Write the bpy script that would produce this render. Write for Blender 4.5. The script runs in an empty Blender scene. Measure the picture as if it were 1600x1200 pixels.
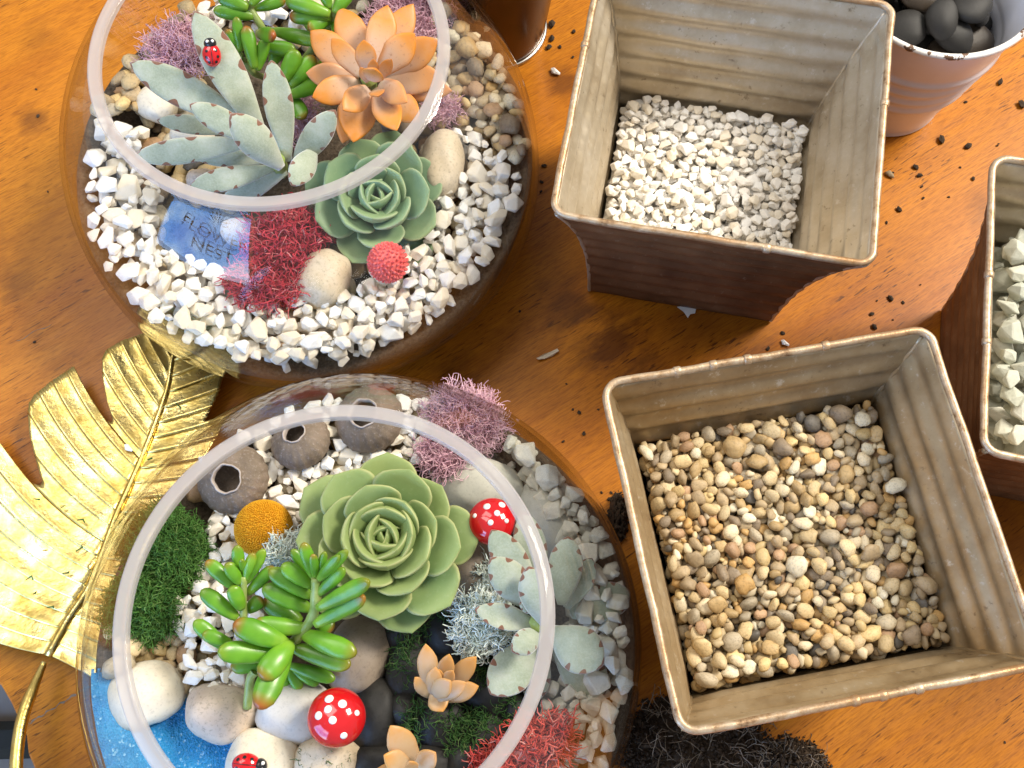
import bpy, bmesh, math, random
import numpy as np
from mathutils import Vector, Matrix, noise as mnoise

random.seed(7); RNG = np.random.default_rng(7)
sc = bpy.context.scene
COL = sc.collection
R = math.radians

# ------------------------------------------------------------------ camera, world, lamps, exposure
F_PX, TILT, ROLL, CAM_H = 1668.7, 0.3545, 0.012, 0.6621
cam_data = bpy.data.cameras.new('camera'); cam = bpy.data.objects.new('camera', cam_data); COL.objects.link(cam)
cam_data.sensor_width = 36; cam_data.lens = 36 * F_PX / 1600; cam_data.clip_start = .01; cam_data.clip_end = 50
cam.matrix_world = Matrix.Translation((0, 0, CAM_H)) @ Matrix.Rotation(TILT, 4, 'X') @ Matrix.Rotation(-ROLL, 4, 'Z')
sc.camera = cam
world = bpy.data.worlds.new('World'); sc.world = world; world.use_nodes = True
bg = world.node_tree.nodes['Background']; bg.inputs[0].default_value = (.97, .97, 1, 1); bg.inputs[1].default_value = .42
def area(name, loc, target, sx, sy, power, color):
    l = bpy.data.lights.new(name, 'AREA'); l.shape = 'RECTANGLE'; l.size = sx; l.size_y = sy; l.energy = power; l.color = color
    o = bpy.data.objects.new(name, l); COL.objects.link(o); o.location = loc
    o.rotation_euler = (Vector(target) - Vector(loc)).to_track_quat('-Z', 'Y').to_euler(); return o
area('window_light', (1.95, 1.15, 2.15), (.0, .22, .05), .85, .85, 128, (1, .92, .80))
area('ceiling_light', (-.60, .70, 1.5), (-.08, .25, 0), .9, .9, 12, (1, .95, .88))
vs = sc.view_settings; vs.view_transform = 'Standard'; vs.look = 'None'; vs.exposure = .18; vs.gamma = 1
sc.render.engine = 'CYCLES'
sc.cycles.transparent_max_bounces = 24; sc.cycles.max_bounces = 10

# ------------------------------------------------------------------ picture <-> place
_ax = Vector((0, math.sin(TILT), -math.cos(TILT))); _up = Vector((0, math.cos(TILT), math.sin(TILT))); _rt = Vector((1, 0, 0))
_cr, _sr = math.cos(ROLL), math.sin(ROLL)
CAM = Vector((0, 0, CAM_H))
def at(px, py, z=0.):
    U, V = px - 800, 600 - py
    u = _cr * U + _sr * V; v = -_sr * U + _cr * V
    d = _ax + _rt * (u / F_PX) + _up * (v / F_PX)
    return CAM + d * ((z - CAM_H) / d.z)
def to_px(P):
    q = Vector(P) - CAM; z = q.dot(_ax); u = F_PX * q.dot(_rt) / z; v = F_PX * q.dot(_up) / z
    return (800 + _cr * u - _sr * v, 600 - (_sr * u + _cr * v))
def ppm(P): return F_PX / (Vector(P) - CAM).dot(_ax)          # pixels per metre there
def in_poly(x, y, poly):
    c = False; j = len(poly) - 1
    for i in range(len(poly)):
        (xi, yi), (xj, yj) = poly[i], poly[j]
        if (yi > y) != (yj > y) and x < (xj - xi) * (y - yi) / (yj - yi) + xi: c = not c
        j = i
    return c

# ------------------------------------------------------------------ materials
def new_mat(name):
    m = bpy.data.materials.new(name); m.use_nodes = True; nt = m.node_tree
    b = nt.nodes['Principled BSDF']; return m, nt, b
class NT:
    def __init__(s, name): s.m, s.t, s.b = new_mat(name)
    def n(s, typ, **kw):
        x = s.t.nodes.new(typ)
        for k, v in kw.items():
            if k.startswith('_'): setattr(x, k[1:], v)
            else: x.inputs[k].default_value = v
        return x
    def l(s, a, b): s.t.links.new(a, b)
    def coord(s, scale=(1, 1, 1), rot=(0, 0, 0), out='Object'):
        c = s.n('ShaderNodeTexCoord'); mp = s.n('ShaderNodeMapping'); mp.inputs['Scale'].default_value = scale; mp.inputs['Rotation'].default_value = rot
        s.l(c.outputs[out], mp.inputs[0]); return mp.outputs[0]
    def noise(s, vec, scale, detail=4, rough=.55, dist=0.):
        x = s.n('ShaderNodeTexNoise'); x.inputs['Scale'].default_value = scale; x.inputs['Detail'].default_value = detail
        x.inputs['Roughness'].default_value = rough; x.inputs['Distortion'].default_value = dist
        if vec: s.l(vec, x.inputs['Vector'])
        return x.outputs['Fac']
    def ramp(s, fac, stops, interp='LINEAR'):
        x = s.n('ShaderNodeValToRGB'); cr = x.color_ramp; cr.interpolation = interp
        while len(cr.elements) < len(stops): cr.elements.new(.5)
        for e, (p, c) in zip(cr.elements, stops): e.position = p; e.color = (*c, 1) if len(c) == 3 else c
        s.l(fac, x.inputs[0]); return x.outputs[0]
    def math(s, op, a, b=None, clamp=False):
        x = s.n('ShaderNodeMath', _operation=op, _use_clamp=clamp)
        for i, v in enumerate((a, b)):
            if v is None: continue
            if isinstance(v, (int, float)): x.inputs[i].default_value = v
            else: s.l(v, x.inputs[i])
        return x.outputs[0]
    def mix(s, fac, a, b, blend='MIX'):
        x = s.n('ShaderNodeMix', _data_type='RGBA', _blend_type=blend)
        for k, v in ((0, fac), (6, a), (7, b)):
            if isinstance(v, (int, float)): x.inputs[k].default_value = v
            elif isinstance(v, tuple): x.inputs[k].default_value = (*v, 1) if len(v) == 3 else v
            else: s.l(v, x.inputs[k])
        return x.outputs[2]
    def bump(s, h, strength=.3, dist=.001):
        x = s.n('ShaderNodeBump'); x.inputs['Strength'].default_value = strength; x.inputs['Distance'].default_value = dist
        s.l(h, x.inputs['Height']); s.l(x.outputs[0], s.b.inputs['Normal'])
    def rand(s):      # a number for each stone, whether it is an object or one island of a joined mesh
        o = s.n('ShaderNodeObjectInfo'); g = s.n('ShaderNodeNewGeometry')
        return s.math('FRACT', s.math('ADD', o.outputs['Random'], s.math('MULTIPLY', g.outputs['Random Per Island'], 7.31)))
    def uv(s):
        u = s.n('ShaderNodeUVMap'); x = s.n('ShaderNodeSeparateXYZ'); s.l(u.outputs[0], x.inputs[0]); return x.outputs[0], x.outputs[1]
    def set(s, **kw):
        for k, v in kw.items():
            k = {'rough': 'Roughness', 'metal': 'Metallic', 'coat': 'Coat Weight', 'coat_rough': 'Coat Roughness', 'sss': 'Subsurface Weight',
                 'sheen': 'Sheen Weight', 'spec': 'Specular IOR Level', 'color': 'Base Color'}[k]
            if isinstance(v, (int, float)): s.b.inputs[k].default_value = v
            elif isinstance(v, tuple): s.b.inputs[k].default_value = (*v, 1)
            else: s.l(v, s.b.inputs[k])
        return s

def stone_mat(name, stops, interp='LINEAR', speck=.25, rough=.6, nscale=220, bump=.25):
    k = NT(name); r = k.rand(); v = k.coord()
    base = k.ramp(r, stops, interp)
    nz = k.noise(v, nscale if nscale > 20 else nscale, 5, .65)
    dark = k.ramp(nz, [(.3, (1 - speck,) * 3), (.5, (1, 1, 1)), (.72, (1 + .0,) * 3)])
    k.set(color=k.mix(1., base, dark, 'MULTIPLY'), rough=rough, spec=.35); k.bump(nz, bump, .0006); return k.m
# unit-sized stones are scaled objects, so their noise is in unit space
MAT = {}
MAT['white_chip'] = stone_mat('white_marble', [(0, (.86, .83, .76)), (.35, (.90, .88, .83)), (.7, (.84, .77, .66)), (1, (.92, .91, .88))], speck=.10, rough=.55, nscale=2.2, bump=.5)
PEB = [(0, (.46, .32, .15)), (.10, (.60, .47, .27)), (.19, (.52, .32, .12)), (.28, (.38, .28, .16)), (.36, (.68, .57, .38)), (.46, (.44, .33, .19)),
       (.55, (.25, .19, .125)), (.61, (.56, .42, .22)), (.70, (.43, .27, .15)), (.75, (.42, .35, .24)), (.83, (.62, .46, .22)), (.92, (.74, .66, .48)), (.965, (.12, .105, .085))]
MAT['pebble'] = stone_mat('river_pebble', PEB, 'CONSTANT', speck=.42, rough=.5, nscale=2.6, bump=.6)
PEB_WORD = ['brown', 'tan', 'orange brown', 'dark brown', 'cream', 'brown', 'dark grey brown', 'sandy', 'reddish brown', 'grey brown', 'ochre', 'pale cream', 'black']
for i_, (_, c_) in enumerate(PEB): MAT['pebble_%d' % i_] = stone_mat('river_pebble_' + PEB_WORD[i_].replace(' ', '_'), [(0, tuple(q * .82 for q in c_)), (1, tuple(min(q * 1.15, .85) for q in c_))], speck=.42, rough=.5, nscale=2.6, bump=.6)
MAT['cream_chip'] = stone_mat('cream_marble', [(0, (.80, .71, .56)), (1, (.84, .77, .64))], speck=.10, rough=.55, nscale=2.2, bump=.5)
MAT['green_chip'] = stone_mat('grey_green_stone', [(0, (.44, .45, .36)), (.4, (.55, .55, .45)), (.7, (.48, .50, .42)), (1, (.62, .60, .50))], speck=.18, rough=.65, nscale=2.2, bump=.6)
MAT['pale_chip'] = stone_mat('pale_grey_stone', [(0, (.54, .52, .42)), (.5, (.66, .63, .51)), (1, (.76, .71, .58))], speck=.2, rough=.6, nscale=2.2, bump=.6)
def big_stone(name, c1, c2, rough=.55, sc_=160, spk=.8):
    k = NT(name); v = k.coord(); a = k.noise(v, sc_ * .25, 4, .6); b = k.noise(v, sc_ * 3, 3, .7)
    c = k.mix(k.ramp(a, [(.35, (0, 0, 0)), (.65, (1, 1, 1))]), c1, c2)
    k.set(color=k.mix(1., c, k.ramp(b, [(.30, (spk,) * 3), (.48, (1, 1, 1))]), 'MULTIPLY'), rough=rough, spec=.35); k.bump(b, .25, .0005); return k.m
MAT['cream_stone'] = big_stone('cream_stone', (.66, .58, .44), (.74, .68, .55))
MAT['pink_stone'] = big_stone('pinkish_stone', (.52, .41, .31), (.62, .52, .42), spk=.65)
MAT['grey_stone'] = big_stone('light_grey_stone', (.55, .52, .47), (.64, .61, .56), spk=.85)
MAT['tan_stone'] = big_stone('tan_stone', (.56, .45, .30), (.66, .56, .42), spk=.7)
MAT['taupe_stone'] = big_stone('taupe_stone', (.30, .235, .175), (.37, .30, .23), spk=.75)
MAT['sage_stone'] = big_stone('sage_grey_stone', (.47, .46, .38), (.56, .54, .45), spk=.85)
MAT['black_stone'] = big_stone('black_stone', (.016, .016, .015), (.034, .031, .027), rough=.55, spk=.6)
MAT['brown_black_stone'] = big_stone('brown_black_stone', (.06, .04, .022), (.035, .03, .025), rough=.4)

k = NT('varnished_wood'); GRAIN = R(33)
v = k.coord((1, 1, 1), (0, 0, -GRAIN)); vs_ = k.coord((1.6, 26, 10), (0, 0, 0))
c0 = k.n('ShaderNodeTexCoord'); mp1 = k.n('ShaderNodeMapping', _vector_type='TEXTURE'); mp1.inputs['Rotation'].default_value = (0, 0, GRAIN); k.l(c0.outputs['Object'], mp1.inputs[0])
def sc_vec(vec, s):
    m_ = k.n('ShaderNodeMapping'); m_.inputs['Scale'].default_value = s; k.l(vec, m_.inputs[0]); return m_.outputs[0]
g1 = k.noise(sc_vec(mp1.outputs[0], (2.0, 9, 1)), 1.5, 5, .6, .5)
g2 = k.noise(sc_vec(mp1.outputs[0], (16, 150, 1)), 1.0, 5, .65, .2)
g3 = k.noise(sc_vec(mp1.outputs[0], (75, 620, 1)), 1.0, 2, .5)
g4 = k.noise(mp1.outputs[0], 9, 3, .6)
base = k.ramp(g1, [(.25, (.35, .10, .008)), (.45, (.48, .165, .011)), (.6, (.55, .200, .014)), (.8, (.44, .135, .010))])
base = k.mix(k.ramp(g2, [(.45, (0, 0, 0)), (.72, (.42, .42, .42))]), base, (.27, .075, .008))
pores = k.ramp(g3, [(.61, (0, 0, 0)), (.65, (.85, .85, .85))])
pores = k.mix(1., pores, k.ramp(g4, [(.42, (0, 0, 0)), (.6, (1, 1, 1))]), 'MULTIPLY')
base = k.mix(pores, base, (.06, .018, .004))
g5 = k.noise(sc_vec(mp1.outputs[0], (90, 1000, 1)), 1.0, 4, .7); base = k.mix(1., base, k.ramp(g5, [(.34, (.62, .56, .50)), (.55, (1, 1, 1))]), 'MULTIPLY')
stain = k.ramp(k.noise(mp1.outputs[0], 4.2, 5, .65, .4), [(.52, (0, 0, 0)), (.70, (.72, .72, .72))])
base = k.mix(stain, base, (.16, .045, .008))
def stain_shade_at(px_, py_, rad, amt, base):  # dark blots in the wood colour: stains, plus painted shadow between bowls and tins
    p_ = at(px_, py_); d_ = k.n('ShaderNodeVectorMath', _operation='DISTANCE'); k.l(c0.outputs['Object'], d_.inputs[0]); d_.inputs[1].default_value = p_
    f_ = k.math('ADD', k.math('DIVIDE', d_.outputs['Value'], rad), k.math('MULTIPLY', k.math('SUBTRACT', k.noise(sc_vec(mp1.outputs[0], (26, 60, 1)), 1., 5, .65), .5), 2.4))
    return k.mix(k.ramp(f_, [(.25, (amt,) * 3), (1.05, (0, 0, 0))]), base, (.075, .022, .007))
for q_ in ((958, 535, .030, .8), (890, 470, .028, .6), (55, 185, .014, .6), (880, 130, .018, .6), (1160, 560, .030, .45), (20, 445, .016, .5), (700, 590, .022, .5), (1010, 590, .02, .5), (1540, 330, .016, .35), (60, 60, .02, .3)): base = stain_shade_at(*q_, base)
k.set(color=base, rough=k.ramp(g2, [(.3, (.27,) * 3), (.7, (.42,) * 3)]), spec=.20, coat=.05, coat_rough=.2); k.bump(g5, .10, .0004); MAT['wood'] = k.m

def tin_mat(name, c1, c2, c3, metal):
    k = NT(name); v = k.coord(); n1 = k.noise(v, 26, 5, .65); n2 = k.noise(v, 170, 4, .7); n3 = k.noise(k.coord((260, 260, 14)), 1, 3, .6)
    c = k.ramp(n1, [(.3, c1), (.5, c2), (.7, c3)]); c = k.mix(k.ramp(n2, [(.60, (0, 0, 0)), (.72, (.6, .6, .6))]), c, (.64, .59, .50))
    c = k.mix(k.ramp(n2, [(.28, (.7, .7, .7)), (.38, (0, 0, 0))]), c, (.15, .10, .055))
    k.set(color=c, metal=metal, rough=k.ramp(n3, [(.3, (.33,) * 3), (.7, (.52,) * 3)])); k.bump(n2, .15, .0006); return k.m
MAT['tin'] = tin_mat('old_tin', (.36, .28, .18), (.49, .41, .29), (.58, .51, .40), .55); MAT['tin_brown'] = tin_mat('brown_old_tin', (.28, .19, .095), (.40, .295, .165), (.49, .39, .25), .6)
k = NT('dark_tin_outside'); v = k.coord(); n1 = k.noise(v, 40, 5, .65); n2 = k.noise(v, 240, 4, .7)
c = k.ramp(n1, [(.3, (.11, .048, .02)), (.6, (.20, .095, .04)), (.8, (.26, .15, .08))]); c = k.mix(k.ramp(n2, [(.62, (0, 0, 0)), (.74, (.5, .5, .5))]), c, (.36, .28, .19))
k.set(color=c, metal=.3, rough=.6, spec=.3); k.bump(n2, .10, .0004); MAT['tin_out'] = k.m
k = NT('worn_tin_edge'); v = k.coord(); n1 = k.noise(v, 120, 5, .7); n2 = k.noise(v, 30, 3, .6)
c = k.ramp(n1, [(.30, (.13, .065, .028)), (.42, (.40, .26, .14)), (.62, (.56, .44, .30))])
k.set(color=k.mix(k.ramp(n2, [(.5, (0, 0, 0)), (.65, (.6, .6, .6))]), c, (.36, .17, .05)), metal=.5, rough=.42); k.bump(n1, .6, .001); MAT['tin_edge'] = k.m

k = NT('gold_leaf_metal'); v = k.coord(); n1 = k.noise(v, 55, 6, .7); n2 = k.noise(v, 18, 4, .6); n3 = k.noise(v, 260, 3, .6)
c = k.ramp(n1, [(.3, (.48, .32, .07)), (.46, (.72, .54, .17)), (.62, (.86, .69, .28)), (.75, (.95, .84, .46))])
c = k.mix(k.ramp(n2, [(.56, (0, 0, 0)), (.72, (.45, .45, .45))]), c, (.25, .15, .03))
k.set(color=c, metal=1., rough=k.ramp(n1, [(.35, (.42,) * 3), (.65, (.20,) * 3)])); k.bump(n3, .35, .0010); MAT['gold'] = k.m
k = NT('dark_copper'); v = k.coord(); n1 = k.noise(v, 20, 4, .6)
k.set(color=k.ramp(n1, [(.35, (.035, .017, .008)), (.65, (.09, .04, .015))]), metal=.6, rough=.25); MAT['copper'] = k.m
k = NT('bare_steel'); k.set(color=(.62, .60, .55), metal=1., rough=.3); MAT['steel'] = k.m
k = NT('white_enamel'); v = k.coord(); n1 = k.noise(v, 60, 4, .6)
k.set(color=k.ramp(n1, [(.3, (.74, .74, .79)), (.7, (.80, .80, .85))]), rough=.35, coat=.2); MAT['enamel'] = k.m
k = NT('chipped_white_rim'); v = k.coord(); n1 = k.noise(v, 130, 3, .6)
k.set(color=k.ramp(n1, [(.595, (.80, .77, .72)), (.615, (.15, .08, .045))]), rough=.45); MAT['enamel_rim'] = k.m

# glass: clear wall with Fresnel reflection; ground rim
m = bpy.data.materials.new('clear_glass'); m.use_nodes = True; nt = m.node_tree; nt.nodes.clear()
o_ = nt.nodes.new('ShaderNodeOutputMaterial'); mx = nt.nodes.new('ShaderNodeMixShader'); tr = nt.nodes.new('ShaderNodeBsdfTransparent'); gl = nt.nodes.new('ShaderNodeBsdfGlossy'); fr = nt.nodes.new('ShaderNodeFresnel')
tr.inputs[0].default_value = (.972, .975, .972, 1); gl.inputs['Roughness'].default_value = .01; fr.inputs['IOR'].default_value = 1.48
ge = nt.nodes.new('ShaderNodeNewGeometry'); mi = nt.nodes.new('ShaderNodeMix'); mi.inputs[2].default_value = 1.46; mi.inputs[3].default_value = 1 / 1.46
nt.links.new(ge.outputs['Backfacing'], mi.inputs[0]); nt.links.new(mi.outputs[0], fr.inputs['IOR'])
nt.links.new(fr.outputs[0], mx.inputs[0]); nt.links.new(tr.outputs[0], mx.inputs[1]); nt.links.new(gl.outputs[0], mx.inputs[2]); nt.links.new(mx.outputs[0], o_.inputs[0]); MAT['glass'] = m
m = bpy.data.materials.new('ground_glass'); m.use_nodes = True; nt = m.node_tree; nt.nodes.clear()
o_ = nt.nodes.new('ShaderNodeOutputMaterial'); mx = nt.nodes.new('ShaderNodeMixShader'); tr = nt.nodes.new('ShaderNodeBsdfTransparent'); pb = nt.nodes.new('ShaderNodeBsdfPrincipled')
tl = nt.nodes.new('ShaderNodeBsdfTranslucent'); m2 = nt.nodes.new('ShaderNodeMixShader')
tr.inputs[0].default_value = (.96, .95, .94, 1); pb.inputs['Base Color'].default_value = (.74, .69, .66, 1); pb.inputs['Roughness'].default_value = .35; tl.inputs[0].default_value = (.6, .56, .52, 1)
m2.inputs[0].default_value = .35; mx.inputs[0].default_value = .43
nt.links.new(pb.outputs[0], m2.inputs[1]); nt.links.new(tl.outputs[0], m2.inputs[2]); nt.links.new(tr.outputs[0], mx.inputs[1]); nt.links.new(m2.outputs[0], mx.inputs[2]); nt.links.new(mx.outputs[0], o_.inputs[0]); MAT['ground_glass'] = m

# plants: uv.x runs base to tip, uv.y is 1 at the leaf margins
k = NT('panda_leaf'); u, e = k.uv(); v = k.coord(); n1 = k.noise(v, 900, 3, .7); n2 = k.noise(v, 60, 3, .6)
c = k.ramp(n2, [(.3, (.23, .275, .19)), (.5, (.31, .355, .26)), (.7, (.40, .43, .34))])
c = k.mix(k.ramp(n1, [(.4, (0, 0, 0)), (.7, (.18, .18, .18))]), c, (.62, .65, .58))
c = k.mix(k.ramp(e, [(.80, (0, 0, 0)), (.99, (.30, .30, .30))]), c, (.52, .52, .40))
o = k.n('ShaderNodeObjectInfo')
w = k.math('SINE', k.math('ADD', k.math('MULTIPLY', u, 27.), k.math('MULTIPLY', o.outputs['Random'], 40.)))
spot = k.math('ADD', k.math('MULTIPLY', k.math('SUBTRACT', e, .84), 7.), k.math('ADD', k.math('MULTIPLY', k.math('SUBTRACT', w, .66), 3.), k.math('MULTIPLY', k.math('SUBTRACT', n2, .5), 3.)))
dots = k.math('MULTIPLY', k.math('GREATER_THAN', spot, 0.), k.math('GREATER_THAN', k.math('ADD', u, k.math('MULTIPLY', n2, .3)), .62))
tip = k.math('GREATER_THAN', k.math('ADD', k.math('ADD', u, k.math('MULTIPLY', n2, .05)), k.math('MULTIPLY', e, .03)), 1.008)
k.set(color=k.mix(k.math('MULTIPLY', k.math('MAXIMUM', dots, tip), .92), c, (.17, .055, .025)), rough=.9, sheen=.9, spec=.15, sss=.0); k.bump(n1, .5, .0005); MAT['panda'] = k.m
k = NT('jelly_leaf'); u, e = k.uv(); v = k.coord(); n2 = k.noise(v, 45, 3, .6); o = k.n('ShaderNodeObjectInfo')
c = k.ramp(n2, [(.3, (.07, .22, .011)), (.55, (.13, .33, .018)), (.75, (.24, .42, .03))])
c = k.mix(k.ramp(u, [(.0, (.75, .75, .75)), (.28, (0, 0, 0))]), c, (.24, .40, .04))
t_ = k.math('MULTIPLY', k.ramp(u, [(.80, (0, 0, 0)), (.98, (1, 1, 1))]), k.ramp(o.outputs['Random'], [(.25, (.15,) * 3), (.9, (.95,) * 3)]))
k.set(color=k.mix(t_, c, (.34, .075, .016)), rough=.34, coat=.10, coat_rough=.15, spec=.45); k.bump(k.noise(v, 700, 2, .5), .06, .0004); MAT['jelly'] = k.m
k = NT('jelly_stem'); v = k.coord(); n2 = k.noise(v, 120, 3, .6); k.set(color=k.ramp(n2, [(.3, (.20, .30, .05)), (.7, (.36, .44, .14))]), rough=.4); MAT['jelly_stem'] = k.m
k = NT('orange_leaf'); u, e = k.uv(); v = k.coord(); n2 = k.noise(v, 70, 4, .6); n1 = k.noise(v, 500, 3, .6)
c = k.ramp(u, [(.1, (.62, .46, .36)), (.45, (.64, .40, .24)), (.76, (.66, .27, .05)), (1, (.66, .21, .015))])
c = k.mix(k.math('MULTIPLY', k.ramp(e, [(.55, (0, 0, 0)), (1., (1, 1, 1))]), .7), c, (.68, .23, .015))
c = k.mix(k.ramp(n2, [(.45, (0, 0, 0)), (.75, (.4, .4, .4))]), c, (.64, .42, .28)); c = k.mix(k.ramp(n1, [(.60, (0, 0, 0)), (.70, (.6, .6, .6))]), c, (.40, .19, .10)); ob_ = k.n('ShaderNodeObjectInfo'); c = k.mix(k.ramp(ob_.outputs['Random'], [(.3, (0, 0, 0)), (1, (.4, .4, .4))]), c, (.60, .36, .22))
k.set(color=c, rough=.42, spec=.4); k.bump(n1, .08, .0004); MAT['orange'] = k.m
k = NT('buff_leaf'); u, e = k.uv(); v = k.coord(); n2 = k.noise(v, 70, 4, .6)
c = k.ramp(u, [(.1, (.50, .38, .25)), (.6, (.58, .38, .19)), (1, (.66, .30, .06))])
c = k.mix(k.math('MULTIPLY', k.ramp(e, [(.6, (0, 0, 0)), (1., (1, 1, 1))]), .5), c, (.66, .33, .08)); c = k.mix(k.ramp(n2, [(.45, (0, 0, 0)), (.75, (.5, .5, .5))]), c, (.62, .47, .36))
k.set(color=c, rough=.42, spec=.4); MAT['buff'] = k.m
def eche(name, a, b, edge):
    k = NT(name); u, e = k.uv(); v = k.coord(); n2 = k.noise(v, 50, 4, .6); n1 = k.noise(v, 420, 3, .6)
    c = k.mix(k.ramp(n2, [(.3, (0, 0, 0)), (.7, (1, 1, 1))]), a, b); ob_ = k.n('ShaderNodeObjectInfo')
    c = k.mix(k.ramp(ob_.outputs['Random'], [(.2, (0, 0, 0)), (1, (.55, .55, .55))]), c, (a[0] * .62, a[1] * .9, a[2] * 1.25)); c = k.mix(k.ramp(u, [(.45, (0, 0, 0)), (1., (.45, .45, .45))]), c, (b[0] * 1.25, b[1] * 1.1, b[2]))
    c = k.mix(k.math('MULTIPLY', k.ramp(e, [(.86, (0, 0, 0)), (1., (1, 1, 1))]), .8), c, edge); c = k.mix(k.ramp(n1, [(.58, (0, 0, 0)), (.75, (.25, .25, .25))]), c, (.36, .42, .24))
    k.set(color=c, rough=.48, spec=.35); return k.m
MAT['eche_green'] = eche('green_rosette_leaf', (.15, .24, .075), (.27, .35, .125), (.46, .47, .21))
MAT['eche_blue'] = eche('blue_green_rosette_leaf', (.13, .24, .12), (.25, .36, .18), (.40, .47, .27))
MAT['old_leaf'] = eche('yellowed_leaf', (.42, .27, .03), (.36, .30, .04), (.45, .35, .08))
def plain(name, a, b, scale=80, rough=.7, sheen=0., bump=0.):
    k = NT(name); v = k.coord(); n = k.noise(v, scale, 4, .6); c_ = k.ramp(n, [(.3, a), (.7, b)])
    if 'moss' in name or 'root' in name:
        g_ = k.n('ShaderNodeNewGeometry'); c_ = k.mix(1., c_, k.ramp(g_.outputs['Random Per Island'], [(0, (.85 if 'mint' in name else .72 if 'lilac' in name or 'red' in name else .55,) * 3), (.6, (1, 1, 1)), (1, (1.0, .95, .9))]), 'MULTIPLY'); c_ = k.mix(k.ramp(g_.outputs['Random Per Island'], [(.75, (0, 0, 0)), (1, (.35, .35, .35))]), c_, (.75, .68, .6) if 'green' not in name else (.35, .42, .16))
    k.set(color=c_, rough=rough, sheen=sheen, spec=.3)
    if bump: k.bump(n, bump, .001)
    return k.m
MAT['lilac_moss'] = plain('lilac_moss', (.70, .38, .47), (.84, .57, .65)); MAT['red_moss'] = plain('red_moss', (.50, .03, .05), (.70, .07, .095))
MAT['coral_moss'] = plain('coral_moss', (.58, .05, .04), (.72, .13, .085)); MAT['green_moss'] = plain('green_moss', (.05, .16, .022), (.12, .28, .05)); MAT['dark_moss'] = plain('dark_green_moss', (.025, .085, .015), (.06, .15, .03))
MAT['mint_moss'] = plain('mint_moss', (.72, .83, .74), (.88, .93, .86)); MAT['yellow'] = plain('yellow_floret', (.62, .28, .008), (.74, .40, .015), 400); MAT['pink'] = plain('coral_pink_floret', (.72, .085, .09), (.82, .20, .18), 300, .5)
MAT['soil'] = plain('dark_soil', (.026, .017, .011), (.075, .05, .03), 300, .9, 0, .6); MAT['root'] = plain('pale_roots', (.13, .10, .065), (.30, .23, .16), 90, .8)
MAT['soil_bed'] = plain('gritty_soil', (.05, .035, .022), (.16, .12, .08), 500, .9, 0, .6)
k = NT('urchin_shell'); v = k.coord(); n1 = k.noise(v, 60, 4, .65); n2 = k.noise(v, 600, 3, .6)
c = k.ramp(n1, [(.3, (.115, .082, .055)), (.55, (.20, .15, .105)), (.75, (.27, .195, .145))]); c = k.mix(k.ramp(n2, [(.55, (0, 0, 0)), (.7, (.4, .4, .4))]), c, (.40, .34, .30))
k.set(color=c, rough=.7); k.bump(n2, .6, .0007); MAT['shell'] = k.m
MAT['shell_lip'] = plain('shell_lip', (.36, .30, .26), (.52, .45, .40), 200); 
k = NT('red_lacquer'); k.set(color=(.55, .008, .012), rough=.12, coat=.6, coat_rough=.05); MAT['red'] = k.m
k = NT('white_paint'); k.set(color=(.84, .82, .78), rough=.35); MAT['white'] = k.m
k = NT('black_lacquer'); k.set(color=(.015, .015, .018), rough=.2); MAT['black'] = k.m
MAT['stalk'] = plain('cream_stalk', (.66, .58, .44), (.76, .70, .58))
k = NT('blue_sand'); v = k.coord(); n1 = k.noise(v, 1500, 2, .6); n2 = k.noise(v, 60, 3, .6); vo = k.n('ShaderNodeTexVoronoi'); vo.inputs['Scale'].default_value = 900; k.l(v, vo.inputs['Vector'])
c = k.ramp(n2, [(.3, (.012, .20, .50)), (.7, (.03, .33, .68))]); c = k.mix(k.ramp(vo.outputs['Color'], [(.80, (0, 0, 0)), (.9, (.8, .8, .8))]), c, (.32, .62, .86)); c = k.mix(k.ramp(n1, [(.3, (.5, .5, .5)), (.45, (0, 0, 0))]), c, (.008, .09, .27))
k.set(color=c, rough=.45); k.bump(vo.outputs['Distance'], .9, .001); MAT['sand'] = k.m
k = NT('floor_paver'); v = k.coord(); n1 = k.noise(v, 6, 5, .6); k.set(color=k.ramp(n1, [(.3, (.30, .28, .25)), (.7, (.42, .40, .36))]), rough=.8); MAT['paver'] = k.m
MAT['dark_band'] = plain('dark_floor_band', (.03, .035, .03), (.05, .055, .05), 10)
MAT['husk'] = plain('pale_husk', (.62, .52, .38), (.75, .66, .52), 200); MAT['paper'] = plain('white_scrap', (.70, .72, .68), (.8, .8, .77), 60)

# ------------------------------------------------------------------ object helpers
def mesh_obj(name, verts, faces, mat, parent=None, smooth=True, uvs=None):
    me = bpy.data.meshes.new(name); me.from_pydata([tuple(p) for p in verts], [], faces)
    if smooth: me.polygons.foreach_set('use_smooth', [True] * len(me.polygons))
    if uvs is not None:
        l = me.uv_layers.new(name='UVMap'); idx = np.empty(len(me.loops), 'i'); me.loops.foreach_get('vertex_index', idx)
        l.data.foreach_set('uv', np.asarray(uvs, 'f')[idx].ravel())
    if mat: me.materials.append(MAT[mat])
    return link(name, me, parent)
def link(name, me, parent=None):
    o = bpy.data.objects.new(name, me); COL.objects.link(o)
    if parent: o.parent = parent
    return o
def tag(o, label, cat=None, group=None, kind=None):
    o['label'] = label
    if cat: o['category'] = cat
    if group: o['group'] = group
    if kind: o['kind'] = kind
    return o
def thing(name, loc, label, cat, group=None):
    o = bpy.data.objects.new(name, None); o.empty_display_size = .01; COL.objects.link(o); o.location = loc
    PINV[o.name] = -Vector(loc); return tag(o, label, cat, group)
PINV = {}
def off(parent): return Vector(PINV[parent.name]) if parent and parent.name in PINV else Vector((0, 0, 0))
def structure(o): o['kind'] = 'structure'; return o
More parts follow.
